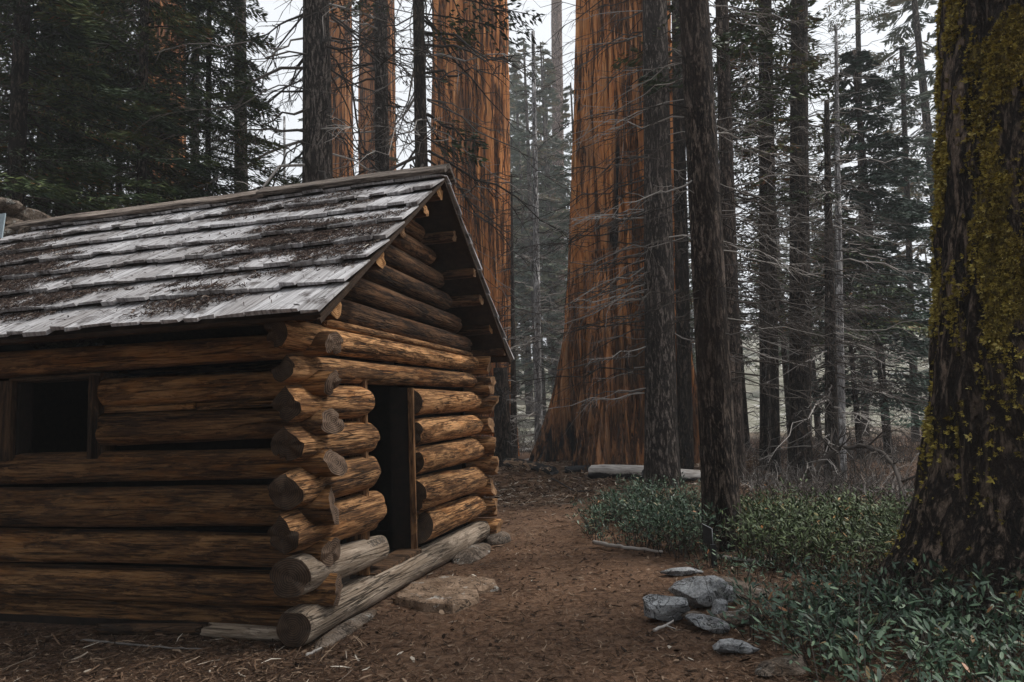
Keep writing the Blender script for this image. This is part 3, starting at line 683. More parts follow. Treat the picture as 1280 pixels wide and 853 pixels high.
# ------------------------------------------------------------------ trees
def trunk(mb, r0, r1, h, nang=24, nz=60, flare=.35, fl_h=.5, disp=None, lean=(0, 0), seed=0, zpow=1.4, char=None, below=.35, knob=.03):
    z = -below + (h + below) * np.linspace(0, 1, nz) ** zpow
    th = np.arange(nang) * 2 * pi / nang
    Zg, Tg = np.meshgrid(z, th, indexing='ij')
    rr = r0 + (r1 - r0) * np.clip(Zg / h, 0, 1)
    rr = rr * (1 + flare * np.exp(-np.maximum(Zg, -.2) / fl_h) * (1 + .35 * np.cos(Tg * 4 + seed) * np.cos(Tg * 2.3 + seed * 2)))
    P = np.stack([np.cos(Tg) * 2 + seed * 3.3, np.sin(Tg) * 2, Zg * .8], -1).reshape(-1, 3)
    rr = rr * (1 + knob * fbm(P, 3, seed).reshape(rr.shape))
    if disp is not None: rr = rr + disp(Tg, Zg)
    wob = fbm(np.stack([z * .12 + seed, z * 0, z * 0], -1), 2, seed) * .12; wob -= np.interp(0, z, wob)
    X = rr * np.cos(Tg) + (lean[0] * z / h)[:, None] + wob[:, None] * r0; Y = rr * np.sin(Tg) + (lean[1] * z / h)[:, None]
    V = np.stack([X, Y, Zg], -1).reshape(-1, 3)
    i = np.arange(nz - 1)[:, None]; j = np.arange(nang)[None, :]; j2 = (j + 1) % nang
    q = np.stack([i * nang + j, i * nang + j2, (i + 1) * nang + j2, (i + 1) * nang + j], -1).reshape(-1, 4)
    off = mb.add(V, q, a=(char(Tg, Zg).ravel() if char is not None else 0.0))
    c = mb.add([[lean[0], lean[1], h]]); e = (nz - 1) * nang
    mb.t.append(np.array([[off + e + k, off + e + (k + 1) % nang, c] for k in range(nang)])); mb.tm.append(np.zeros(nang, int))

def dead_branches(mb, r0, h, z0, z1, n, L0, L1, lean=(0, 0), droop=.5, twigs=7, seed=0, az=None, rise=.15, thick=.012, pale=.15):
    rg = np.random.default_rng(seed)
    for k in range(n):
        z = rg.uniform(z0, z1); a = rg.uniform(0, 2 * pi) if az is None else az[0] + rg.normal(0, az[1]) + (pi if (len(az) > 2 and rg.random() < az[2]) else 0)
        L = rg.uniform(L0, L1) * (1.1 - .3 * (z - z0) / max(.1, z1 - z0)); dr = droop * rg.uniform(.6, 1.4); rs = rise * rg.uniform(.2, 1.5); up = rg.uniform(.0, .5) * dr
        hd = np.array([cos(a), sin(a), 0]); sd_ = np.array([-sin(a), cos(a), 0]); m_ = 8; t = np.linspace(0, 1, m_)
        zz = L * (rs * t - dr * t ** 1.3 + up * t ** 3.2); cv = rg.normal(0, .16) * L
        jit = rg.normal(0, .026, (m_, 3)) * L; jit[0] = 0
        base = np.array([lean[0] * z / h, lean[1] * z / h, z]) + hd * r0 * .8
        pts = base + hd * (L * t)[:, None] + sd_ * (cv * t * t)[:, None] + np.array([0, 0, 1]) * zz[:, None] + jit
        tone = .9 + .1 * rg.random() if rg.random() < pale else rg.uniform(.1, .75)
        th = thick * rg.uniform(.6, 1.5)
        tube(mb, pts, th * (1.05 - .85 * t), 4, False, tone)
        for q in range(rg.poisson(twigs)):
            tt = rg.uniform(.2, .98); i = min(m_ - 2, int(tt * (m_ - 1))); p0 = pts[i] + (pts[i + 1] - pts[i]) * (tt * (m_ - 1) - i)
            l_ = L * rg.uniform(.1, .34) * (1.15 - tt * .6); s = rg.choice([-1, 1]); u = np.linspace(0, 1, 4)[:, None]
            dv = hd * rg.uniform(.35, 1.) + sd_ * s * rg.uniform(.3, 1.) + np.array([0, 0, rg.normal(-.28, .3)])
            pp = p0 + dv * l_ * u + np.array([0, 0, -.22]) * l_ * u ** 2 + rg.normal(0, .05, (4, 3)) * l_ * u
            tube(mb, pp, th * .42 * (1.05 - .75 * u[:, 0]), 3, False, np.clip(tone + rg.normal(0, .1), 0, 1))
            if rg.random() < .6:
                p1 = pp[2]; dv2 = dv + sd_ * rg.normal(0, .8) + np.array([0, 0, rg.normal(-.2, .4)]); l2 = l_ * .5
                tube(mb, p1 + dv2 * l2 * np.linspace(0, 1, 3)[:, None] + rg.normal(0, .03, (3, 3)) * l2, [th * .3, th * .22, th * .1], 3, False, np.clip(tone + rg.normal(0, .1), 0, 1))

def crown(mb, h, base, rmax, n_br, seed, leaf=(.16, .05), droop=.35, per=90, lean=(0, 0), tone=(0, 1), shape=.75, az=None, gap=.0, r0=.1, wood=None, curl=.2, spray=.34, top_taper=True):
    rg = np.random.default_rng(seed); C = []; D = []; S = []; T = []; SZ = []
    for k in range(n_br):
        f = (k + rg.random()) / n_br; z = base + (h - base) * f
        if gap and vnoise(np.array([[z * .7, seed * 3.1, 0]]), seed)[0] < -1 + 2 * gap: continue
        L = rmax * ((1 - f) ** shape if top_taper else 1) * rg.uniform(.6, 1.12) + .15; a = rg.uniform(0, 2 * pi) if az is None else rg.normal(az[0], az[1])
        hd = np.array([cos(a), sin(a), 0]); sd_ = np.array([-sin(a), cos(a), 0]); dr = droop * rg.uniform(.5, 1.4)
        b0 = np.array([lean[0] * z / h, lean[1] * z / h, z]) + hd * r0
        nt_ = max(4, int(L / .13)); per_ = int(per * min(1.6, L / rmax + .25)) 
        tq = rg.integers(0, nt_, per_); t = .16 + .84 * (tq + .5) / nt_; sgn = np.where(rg.random(per_) < .5, -1, 1)
        wmax = spray * L * (1.12 - t) * (.75 + .5 * np.sin(t * 3)) + .08
        keep = _hash(tq, sgn + 2, tq * 0 + k, seed) > .16
        u = rg.random(per_) ** .75; lat = u * wmax * sgn
        tone_b = rg.uniform(*tone)
        along = L * t + u * wmax * .55
        zz = -dr * L * t ** 1.4 + curl * dr * L * t ** 3 - .28 * np.abs(lat) + rg.normal(0, .025, per_) * (1 + L * .3)
        p = b0 + hd * along[:, None] + sd_ * lat[:, None] + np.array([0, 0, 1]) * zz[:, None]
        d = hd * .7 + sd_ * (sgn * .75)[:, None] + np.array([0, 0, 1]) * (rg.normal(-.25, .2, per_))[:, None]
        C.append(p[keep]); D.append(d[keep]); T.append(np.clip(tone_b + rg.normal(0, .15, per_), 0, 1)[keep]); SZ.append(rg.uniform(.6, 1.35, per_)[keep])
        if wood is not None:
            tt = np.linspace(0, 1, 5); pts = b0 + hd * (L * tt)[:, None] + np.array([0, 0, 1]) * (-dr * L * tt ** 1.4 + curl * dr * L * tt ** 3)[:, None]
            tube(wood, pts, .007 + .011 * L * (1.02 - tt) * .6, 3, False, rg.uniform(.1, .5))
    C = np.concatenate(C); D = np.concatenate(D); T = np.concatenate(T); SZ = np.concatenate(SZ); n = len(C)
    D /= np.linalg.norm(D, axis=1)[:, None]; up = np.array([0, 0, 1.0]) + rg.normal(0, .55, (n, 3)); W = np.cross(D, up); W /= np.linalg.norm(W, axis=1)[:, None]
    l_ = leaf[0] * SZ[:, None]; w_ = leaf[1] * SZ[:, None]
    Vq = np.stack([C - D * l_ * .5, C + W * w_ * .5 - D * l_ * .08, C + D * l_ * .5, C - W * w_ * .5 - D * l_ * .08], 1).reshape(-1, 3)
    mb.add(Vq, np.arange(n * 4).reshape(-1, 4), a=np.repeat(T, 4))

def fir(name, label, base, r, h, bark, cat='tree', group=None, top=None, seed=0, deads=(), crowns=(), leafm=None, flare=.3, nang=28, nz=120, taper=.6, disp=None, twigname='branches'):
    """base = ground point; top = (px, py) picture point the axis passes through, taken at the base's depth"""
    b = put(base); lean = (0, 0)
    if top is not None:
        q = atY(top[0], top[1], b[1]); lean = ((q[0] - b[0]) / (q[2] - b[2]) * h, 0)
    root = empty(name, b, label=label, cat=cat, group=group)
    mb = MB(); trunk(mb, r, r * taper, h, nang, nz, flare, .45, disp, lean, seed); mb.build('trunk', bark, root)
    if deads:
        mb = MB()
        for i, d in enumerate(deads): dead_branches(mb, r, h, lean=lean, seed=seed * 11 + i, **d)
        tag(mb.build(twigname, m_twig, root, False), kind='stuff')
    if crowns:
        mb = MB(); wd = MB()
        for i, d in enumerate(crowns): crown(mb, h, lean=lean, seed=seed * 13 + i, wood=wd, r0=r * .6, **d)
        mb.build('crown', leafm or m_needle, root, False)
        if wd.v: tag(wd.build('limbs', m_twig, root, False), kind='stuff')
    return root

def gp(px, py): return ground(px, py)
def dp(px, Y, py=505): return atY(px, py, Y)
def pr(wpx, Y): return wpx / 2 * Y / F

# --- the two giant sequoias and the far ones
def seq_disp(amp, seed):
    def f(T, Z):
        P1 = np.stack([np.cos(T) * 3.2 + seed, np.sin(T) * 3.2, Z * .10], -1).reshape(-1, 3); P2 = np.stack([np.cos(T) * 11 + seed, np.sin(T) * 11, Z * .22], -1).reshape(-1, 3); P3 = np.stack([np.cos(T) * 24 + seed, np.sin(T) * 24, Z * .30], -1).reshape(-1, 3)
        a = fbm(P1, 3, seed).reshape(T.shape); b = fbm(P2, 3, seed + 5).reshape(T.shape)
        c = np.minimum(np.abs(fbm(P3, 2, seed + 9)).reshape(T.shape), .30) / .30
        return amp * (1.0 * a + .55 * (1 - 2 * np.abs(b)) + .75 * c - .9)
    return f
def sequoia(label, base, prof, h, seed, mat, char=None, amp=.12, lean=(0, 0), nang=420, nz=200, group=None, extra=None, top=None, rootk=.5):
    b = put(base)
    if top: q_ = atY(top[0], top[1], b[1]); lean = ((q_[0] - b[0]) / (q_[2] - b[2]) * h, 0)
    root = empty('giant_sequoia', b, label=label, cat='sequoia', group=group)
    zs, rs = np.array(prof).T; f0 = seq_disp(amp, seed)
    def disp(T, Z):
        r_ = np.interp(Z, zs, rs) - rs[-1]
        g_ = np.exp(-np.maximum(Z, 0) / 1.6)
        ro = g_ * rootk * rs[-1] * (np.cos(T * 5 + seed) * .35 + np.cos(T * 8 + 1.7 * seed) * .2)
        return r_ + ro + f0(T, Z) * (1 + 1.2 * g_) + (extra(T, Z) if extra else 0)
    mb = MB(); trunk(mb, rs[-1], rs[-1], h, nang, nz, 0, 1, disp, lean, seed, 1.25, char, .5, .0); mb.build('trunk', mat, root)
    return root
B1 = gp(783, 585)
def ch1(T, Z):
    a = np.arctan2(np.sin(T + pi / 2), np.cos(T + pi / 2))       # 0 faces the camera
    nz_ = fbm(np.stack([np.cos(T) * 3, np.sin(T) * 3, Z * .9], -1).reshape(-1, 3), 4, 91).reshape(T.shape)
    c = .56 * sstep(1.5, .0, Z + 1.6 * nz_) * (1 - .75 * np.exp(-((a - .05) / .2) ** 2)) * (1 - .8 * np.exp(-((a - 1.0) / .3) ** 2))
    c = np.maximum(c, .24 * sstep(5.0, .8, Z + 1.5 * nz_))
    c = np.maximum(c, .85 * np.exp(-((a + .33 - .02 * (Z - 6)) / .05) ** 2) * sstep(4.6, 5.6, Z) * sstep(8.6, 7.6, Z))
    c = np.maximum(c, .85 * np.exp(-((a + .36) / .11) ** 2) * np.exp(-((Z - 5.55) / .40) ** 2))
    c = np.maximum(c, .55 * np.exp(-((a + .12) / .2) ** 2) * np.exp(-((Z - 2.3) / .7) ** 2))
    c = np.maximum(c, .5 * np.exp(-((a - .35) / .1) ** 2) * sstep(4.0, 1.0, Z))
    return c
def cut1(T, Z):
    a = np.arctan2(np.sin(T + pi / 2), np.cos(T + pi / 2))
    return -.22 * np.exp(-((a + .33 - .02 * (Z - 6)) / .06) ** 2) * sstep(2.5, 5.2, Z) * sstep(9.2, 7.6, Z)
sequoia('giant orange sequoia with charred base in the middle, branches of dead firs crossing it', B1, [(-.5, 2.5), (0, 2.12), (.8, 1.92), (1.8, 1.74), (3.2, 1.58), (5, 1.46), (8, 1.38), (12, 1.28), (30, 1.2)], 30, 3, m_seq, ch1, .17, top=(777, 0), rootk=.8, extra=cut1)
B2 = dp(590, 25)
sequoia('giant orange sequoia rising directly behind the cabin gable', B2, [(-.5, 1.65), (0, 1.55), (2, 1.47), (6, 1.43), (12, 1.42), (34, 1.35)], 34, 7, m_seq, None, .14, top=(583, 0), rootk=.12, extra=lambda T, Z: -.28 * np.exp(-(np.arctan2(np.sin(T + pi / 2 + .08), np.cos(T + pi / 2 + .08)) / .07) ** 2))
def farseq(label, px, w_, Y, seed, mat=m_seqfar, grp=None):
    b = dp(px, Y); r = pr(w_, Y); q = atY(px, 100, Y); return sequoia(label, b, [(-.5, r * 1.5), (0, r * 1.3), (3, r * 1.05), (62, r * .85)], 62, seed, mat, None, r * .09, (0, 0), 200, 90, grp, None, (px - 4, 0))
farseq('slim reddish sequoia behind the grey fir left of the gable peak', 475, 46, 38, 11)
farseq('pale red brown trunk half hidden behind the thick fir over the ridge', 430, 30, 32, 12)
farseq('reddish sequoia trunk showing through the dark conifers above the roof', 210, 46, 30, 13)
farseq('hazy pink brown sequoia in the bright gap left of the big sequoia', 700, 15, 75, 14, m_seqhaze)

# --- firs above the roof
fir('fir', 'thick grey brown fir trunk standing above the cabin ridge', dp(398, 14.0), pr(45, 14), 17, m_fir, top=(396, 0), seed=21, flare=.1,
    deads=[dict(z0=6, z1=12.5, n=85, L0=1.3, L1=4.0, droop=.8, twigs=9, rise=.2, thick=.024, pale=.12)])
fir('fir', 'grey fir trunk standing before the slim reddish sequoia', dp(480, 16.5), pr(23, 16.5), 17, m_fir, top=(476, 0), seed=22, flare=.1,
    deads=[dict(z0=6.5, z1=13, n=50, L0=1, L1=3.0, droop=.65, twigs=8, thick=.02)], crowns=[dict(base=10.4, rmax=1.6, n_br=16, per=90)])
fir('fir', 'slender dark fir trunk just above the gable peak', dp(533, 13.5), pr(20, 13.5), 16, m_firdark, top=(524, 0), seed=23, flare=.1,
    deads=[dict(z0=6, z1=12, n=75, L0=1.3, L1=4.0, droop=.75, twigs=9, thick=.022)],
    crowns=[dict(base=6.6, rmax=1.3, n_br=9, per=110, az=(0.1, .5), top_taper=False, tone=(.2, .8)), dict(base=9.5, rmax=2.4, n_br=8, per=150, az=(.1, .5), top_taper=False)])

# --- dark conifers upper left
def darkcon(label, px, Y, w_, seed, h=16, rmax=2.4, base=3.2, n_br=120, per=110, tone=(0, .8), leafm=None, gap=.12):
    fir('dark_conifer', label, dp(px, Y), pr(w_, Y), h, m_firdark, 'conifer', 'dark conifers above the left of the roof', seed=seed, flare=.1, nang=14, nz=40, leafm=leafm,
        deads=[dict(z0=3, z1=9, n=16, L0=1, L1=2.2, droop=.4, twigs=6, thick=.012, pale=.08)], crowns=[dict(base=base, rmax=rmax, n_br=int(n_br * 1.6), per=int(per * 3.7), tone=tone, gap=gap, droop=.42, leaf=(.145, .027))])
darkcon('dark needled conifer leftmost of those above the stone chimney', 10, 11.5, 24, 31, 15, 2.4, 3.2)
darkcon('dark conifer with a stout black trunk rising just right of the stone chimney', 78, 13.5, 30, 32, 17, 2.9, 3.4, 140, 110)
darkcon('thin dark conifer between two stout black trunks', 143, 15.5, 9, 33, 15, 1.9, 3.5, 90)
darkcon('dark conifer with straight black trunk before the reddish sequoia', 172, 12.5, 14, 34, 16, 2.3, 4.6, 105)
darkcon('bushy dark conifer whose tip crosses the grey trunk by the pale gap', 258, 14.0, 9, 35, 14, 2.3, 3.6, 130, 120)
darkcon('taller dark conifer filling the top left behind the others', 45, 20, 22, 36, 22, 3.4, 4, 150, 120)
darkcon('dark conifer behind the reddish sequoia', 240, 34, 14, 37, 26, 3.6, 4, 120, 120)
darkcon('dense dark conifer in the second row above the chimney', 120, 19, 14, 38, 20, 3.0, 4, 140, 120)
fir('fir', 'grey trunk rising above the bushy dark conifer by the pale gap', dp(304, 21), pr(20, 21), 22, m_fir, top=(300, 0), seed=39, flare=.1, deads=[dict(z0=6, z1=13, n=16, L0=1, L1=2.6, droop=.5, twigs=6)])
fir('dead_snag', 'pale thin dead trunk in the bright gap over the ridge', dp(356, 40), pr(5, 40), 20, m_snag, 'snag', top=(355, 60), seed=40, flare=.1, nang=10, nz=30, deads=[dict(z0=4, z1=18, n=40, L0=.8, L1=2.0, droop=.2, twigs=4, thick=.014)])

# --- the dead firs in front of and beside the big sequoia
AZL = (pi * .93, .35)
fir('fir', 'straight grey fir standing in front of the right side of the big sequoia', gp(828, 616), pr(41, 12.6), 17, m_fir, top=(817, 0), seed=41, flare=.22, nang=40, nz=180,
    deads=[dict(z0=2.0, z1=10, n=44, L0=1.3, L1=3.3, droop=.55, twigs=8, az=AZL, rise=.25, pale=.12), dict(z0=1.6, z1=5.2, n=26, L0=1.0, L1=2.4, droop=.5, twigs=9, az=AZL, pale=.5, rise=.3), dict(z0=2.5, z1=10, n=24, L0=.8, L1=2.4, droop=.5, twigs=7)])
fir('fir', 'brown barked fir rooted among the leafy shrubs by the small sign', gp(904, 684), pr(43, 7.9), 12, m_firbrown, top=(868, 0), seed=42, flare=.14, nang=48, nz=220, taper=.75,
    disp=lambda T, Z: .012 * fbm(np.stack([np.cos(T) * 6, np.sin(T) * 6, Z * 2.2], -1).reshape(-1, 3), 4, 8).reshape(T.shape),
    deads=[dict(z0=2.0, z1=6.8, n=30, L0=.7, L1=2.2, droop=.5, twigs=8, az=(pi * .95, .5), rise=.3, pale=.35, thick=.007), dict(z0=1.8, z1=6.8, n=44, L0=.8, L1=2.4, droop=.55, twigs=12, az=(-.05, .6), pale=.18, thick=.0065)])
fir('fir', 'dark fir trunk squeezed between the grey and the brown fir', dp(852, 15.5), pr(19, 15.5), 17, m_firdark, top=(846, 0), seed=43, flare=.15, deads=[dict(z0=3, z1=11, n=40, L0=.8, L1=2.4, droop=.5, twigs=8)])
fir('fir', 'dark reddish fir trunk close behind the brown fir', dp(914, 13.0), pr(21, 13), 16, m_firbrown, top=(902, 0), seed=44, flare=.15,
    deads=[dict(z0=2.2, z1=10, n=70, L0=1, L1=2.8, droop=.6, twigs=9, az=(0, .9), pale=.2)], crowns=[dict(base=7.6, rmax=2.2, n_br=44, per=200, gap=.2, tone=(.1, .9))])
fir('fir', 'tall dark fir trunk in the right middle of the forest', gp(1000, 594), pr(27, 14.8), 18, m_firdark, top=(1000, 0), seed=45, flare=.28, nang=36, nz=140,
    deads=[dict(z0=3, z1=11, n=60, L0=.8, L1=2.6, droop=.45, twigs=8, pale=.2)])
fir('fir', 'thinner dark trunk left of the tall dark fir', gp(957, 590), pr(13, 15.8), 18, m_firdark, top=(953, 0), seed=46, flare=.2, deads=[dict(z0=2.5, z1=11, n=70, L0=.9, L1=2.8, droop=.55, twigs=8, pale=.25)], crowns=[dict(base=6, rmax=2.0, n_br=80, per=180, gap=.25, tone=(.2, .9))])
fir('fir', 'narrow dark trunk touching the thinner one left of the tall dark fir', gp(970, 592), pr(11, 15.4), 17, m_firdark, top=(962, 120), seed=47, flare=.2, deads=[dict(z0=2.5, z1=11, n=40, L0=.9, L1=2.4, droop=.5, twigs=8, pale=.2)], crowns=[dict(base=7, rmax=1.7, n_br=60, per=160, gap=.3, tone=(.2, .9))])
fir('fir', 'dark lower trunk close beside the foot of the silver snag', gp(1040, 598), pr(17, 14.2), 8, m_firdark, top=(1036, 300), seed=48, flare=.2, taper=.35, deads=[dict(z0=.8, z1=7, n=90, L0=.7, L1=2.2, droop=.55, twigs=9, pale=.3)])
fir('dead_snag', 'straight silver dead trunk among the dark conifers on the right', gp(1050, 592), pr(14, 14.8), 10.2, m_snag, 'snag', top=(1045, 100), seed=49, flare=.1, taper=.25, deads=[dict(z0=1, z1=9, n=50, L0=.5, L1=1.9, droop=.35, twigs=7, pale=.5)])
fir('dead_snag', 'thin pale dead pole leaning beside the silver snag', gp(1046, 588), pr(6, 15.0), 7.6, m_snag, 'snag', top=(1033, 140), seed=50, flare=.1, taper=.4, nang=10, nz=40, deads=[dict(z0=2, z1=7, n=24, L0=.5, L1=1.5, droop=.4, twigs=6, pale=.4)])
fir('conifer', 'full dark green conifer standing right of the silver snag', dp(1105, 19), pr(10, 19), 11.6, m_firdark, 'conifer', top=(1070, 100), seed=51, flare=.1, nang=14, nz=50, leafm=m_needleb, crowns=[dict(base=1.6, rmax=2.5, n_br=190, per=300, tone=(0, .75), shape=.65, droop=.35, leaf=(.18, .055), gap=.12)], deads=[dict(z0=.6, z1=5, n=24, L0=.8, L1=2, droop=.5, twigs=7)])
fir('conifer', 'sparse thin conifer against the bright sky left of the mossy trunk', dp(1140, 24), pr(9, 24), 14.4, m_firdark, 'conifer', top=(1128, 90), seed=52, flare=.1, nang=12, nz=40, leafm=m_needleb, crowns=[dict(base=3, rmax=2.4, n_br=90, per=140, tone=(.1, .9), shape=.6, droop=.25, gap=.25, leaf=(.2, .055))], deads=[dict(z0=2, z1=12, n=50, L0=.8, L1=2.2, droop=.2, twigs=6)])
fir('dead_snag', 'slim silvery trunk standing in the gap left of the big sequoia', gp(674, 577), pr(11, 21.5), 14, m_snag, 'snag', top=(668, 180), seed=53, flare=.15, taper=.4, nang=12, nz=60, deads=[dict(z0=.8, z1=5, n=60, L0=.8, L1=2.6, droop=.4, twigs=9, pale=.5), dict(z0=5, z1=13, n=50, L0=.6, L1=1.8, droop=.25, twigs=6, pale=.2)])
fir('dead_fir', 'thin brown dead fir beside the cabin gable edge', dp(640, 24), pr(9, 24), 10.2, m_firdark, 'dead tree', top=(640, 240), seed=54, flare=.15, taper=.2, nang=10, nz=40, deads=[dict(z0=1, z1=10, n=130, L0=.5, L1=1.9, droop=.35, twigs=9, pale=.15)])
fir('stump', 'short dark broken trunk just past the far corner of the cabin', dp(627, 20), pr(22, 20), 2.9, m_firdark, 'stump', seed=55, flare=.3, taper=.8, nang=18, nz=40, deads=[dict(z0=.5, z1=2.8, n=26, L0=.5, L1=1.6, droop=.3, twigs=6)])
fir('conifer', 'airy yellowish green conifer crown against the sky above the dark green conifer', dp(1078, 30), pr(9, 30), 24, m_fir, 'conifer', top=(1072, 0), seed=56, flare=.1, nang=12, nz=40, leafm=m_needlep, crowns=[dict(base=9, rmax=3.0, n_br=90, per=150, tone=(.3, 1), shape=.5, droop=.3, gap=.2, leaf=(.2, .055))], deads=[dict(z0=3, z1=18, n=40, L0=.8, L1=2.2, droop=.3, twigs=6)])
# twiggy dead firs filling the right middle distance
for i, (px, Y, h, lab) in enumerate([(930, 20, 13, 'twiggy brown dead fir seen just right of the brown fir'), (985, 22, 14, 'twiggy brown dead fir behind the tall dark fir'), (1070, 18, 6.5, 'low twiggy dead fir below the full dark green conifer'), (880, 24, 14, 'twiggy dead fir behind the brown fir'), (1020, 27, 13, 'twiggy dead fir between the tall dark fir and the silver snag')]):
    fir('dead_fir', lab, dp(px, Y), pr(8, Y), h, m_firdark, 'dead tree', 'twiggy dead firs in the right middle distance', seed=160 + i, flare=.1, nang=10, nz=30, taper=.2, deads=[dict(z0=.6, z1=h * .97, n=110, L0=.7, L1=2.3, droop=.45, twigs=8, pale=.2)], crowns=[dict(base=3.5, rmax=2.2, n_br=90, per=150, gap=.25, tone=(.1, .9))])

# --- mossy trunk at the right edge
MB0 = np.array([3.92, 5.35, 0]); MR = .70
def moss_disp(T, Z):
    P = np.stack([np.cos(T) * 5.5, np.sin(T) * 5.5, Z * 1.8], -1).reshape(-1, 3); P2 = np.stack([np.cos(T) * 16, np.sin(T) * 16, Z * 5], -1).reshape(-1, 3)
    return .05 * (1 - 2 * np.abs(fbm(P, 3, 4))).reshape(T.shape) + .03 * fbm(P2, 4, 6).reshape(T.shape)
b = put(MB0); mt = empty('mossy_fir', b, label='massive dark fir trunk coated in yellow green moss at the right edge', cat='tree')
def mossy(T, Z):
    d = fbm(np.stack([np.cos(T) * 3.5, np.sin(T) * 3.5, Z * 1.7], -1).reshape(-1, 3), 4, 63).reshape(T.shape)
    return np.clip(sstep(.8, 2.8, Z + d * 1.6) * (d * 2.8 + .30), 0, 1)
MH = 9.0; MLEAN = (.95, 0)
mb = MB(); trunk(mb, MR, MR * .93, MH, 150, 240, .55, .6, moss_disp, MLEAN, 61, 1.15, mossy, .4, .02); tko = mb.build('trunk', m_mossbark, mt)
tv = np.array([v.co[:] for v in tko.data.vertices])[:-1].reshape(240, 150, 3)
rg = np.random.default_rng(62); mb = MB(); NC = 80000
ci = rg.uniform(0, 239, NC); ca = rg.uniform(pi * .80, pi * 2.2, NC) % (2 * pi)
fi = ci.astype(int); aj = (ca / (2 * pi) * 150).astype(int) % 150
Pc = tv[fi, aj]; zc = Pc[:, 2]
dn = fbm(np.stack([np.cos(ca) * 3.5, np.sin(ca) * 3.5, zc * 1.7], -1), 4, 63)
right_ = sstep(pi * 1.55, pi * 2.0, ca)
kp = rg.random(NC) < np.clip(sstep(.8, 2.8, zc + dn * 1.6) * (dn * 2.8 + .36) + .02, 0, 1) * 1.0
kp &= (zc > .2)
Pc, ca, fi, aj, dn = Pc[kp], ca[kp], fi[kp], aj[kp], dn[kp]
for k in range(len(Pc)):
    cr = rg.uniform(.009, .026) * (1 + .5 * (rg.random() < .12)); n_ = int(rg.integers(10, 20)); nrm = np.array([cos(ca[k]), sin(ca[k]), 0])
    d_ = rg.normal(size=(n_, 3)); d_ /= np.linalg.norm(d_, axis=1)[:, None]; d_[d_ @ nrm < 0] *= -1; d_ += nrm * .5
    c0 = Pc[k] - nrm * .006 + d_ * cr * rg.uniform(.3, .8, n_)[:, None]
    w_ = np.cross(d_, rg.normal(size=(n_, 3))); w_ /= np.linalg.norm(w_, axis=1)[:, None]; s = cr * rg.uniform(.30, .6, n_)[:, None]
    Vq = np.stack([c0 - d_ * s * .6, c0 + w_ * s * .55, c0 + d_ * s, c0 - w_ * s * .55], 1).reshape(-1, 3)
    tn = np.clip(rg.beta(2, 2.2) + rg.normal(0, .14, n_) , 0, 1)
    mb.add(Vq, np.arange(n_ * 4).reshape(-1, 4), a=np.repeat(tn, 4))
mb.build('moss', m_moss, mt, False)

# --- hazy far conifers
protos = []
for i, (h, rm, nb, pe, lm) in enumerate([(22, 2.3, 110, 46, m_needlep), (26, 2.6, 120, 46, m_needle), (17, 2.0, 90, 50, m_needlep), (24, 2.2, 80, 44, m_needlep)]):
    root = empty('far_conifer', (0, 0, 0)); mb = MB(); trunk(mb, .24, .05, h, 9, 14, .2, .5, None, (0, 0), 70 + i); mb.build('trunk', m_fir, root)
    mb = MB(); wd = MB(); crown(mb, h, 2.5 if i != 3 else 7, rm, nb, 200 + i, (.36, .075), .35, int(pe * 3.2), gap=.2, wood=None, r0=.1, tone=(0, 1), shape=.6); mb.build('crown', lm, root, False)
    mb = MB(); dead_branches(mb, .2, h, 1.5, h * .6, 46, .7, 2.2, seed=300 + i, droop=.35, twigs=3, thick=.018); tag(mb.build('branches', m_twig, root, False), kind='stuff')
    protos.append(root)
rg = np.random.default_rng(91); used = set(); spots = []
while len(spots) < 84:
    px = rg.uniform(-60, 1250); Y = 28 + 80 * rg.random() ** 1.2
    if 1085 < px < 1175 and (Y < 70 or rg.random() < .6): continue
    if px < 372 and Y < 60: continue
    if 860 < px < 1180 and Y < 48: continue
    if 628 < px < 712 and (Y < 46 or rg.random() < .45): continue
    spots.append((px, Y))
for k in range(17):
    spots.append((rg.uniform(622, 716), 52 + 50 * rg.random()))
for k in range(14):
    spots.append((rg.uniform(1085, 1175), 60 + 50 * rg.random()))
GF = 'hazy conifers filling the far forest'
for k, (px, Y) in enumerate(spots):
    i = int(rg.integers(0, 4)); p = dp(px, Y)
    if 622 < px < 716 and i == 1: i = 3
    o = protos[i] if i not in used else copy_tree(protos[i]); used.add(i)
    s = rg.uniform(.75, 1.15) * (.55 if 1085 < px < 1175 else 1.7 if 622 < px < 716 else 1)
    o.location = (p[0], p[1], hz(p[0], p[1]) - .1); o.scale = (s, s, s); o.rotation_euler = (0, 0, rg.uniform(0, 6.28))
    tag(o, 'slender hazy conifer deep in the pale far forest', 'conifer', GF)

# --- the woods go on behind the viewpoint: unseen conifers added to shade the side wall
src = [o for o in COL.objects if o.parent is None and o.name.startswith('dark_conifer')][1:4]
for k, (x, y, s_) in enumerate([(-11, -3.5, 1.1), (-7.5, -7, 1.2), (-3.5, -5.5, 1.15), (.5, -8, 1.25), (-13.5, 1.5, 1.1), (-5.5, -11, 1.3), (4.5, -6.5, 1.1), (9, -8.5, 1.2), (-10, -10, 1.3), (-12.5, 5.5, 1.0), (-5.2, -.6, .95), (-7.6, 1.9, .95)]):
    o = copy_tree(src[k % 3]); o.location = (x, y, hz(x, y)); o.scale = (s_,) * 3; o.rotation_euler = (0, 0, k * 1.3)
    tag(o, 'unseen dark conifer in the woods behind the viewpoint, added for shade', 'conifer', 'unseen conifers added behind the viewpoint')

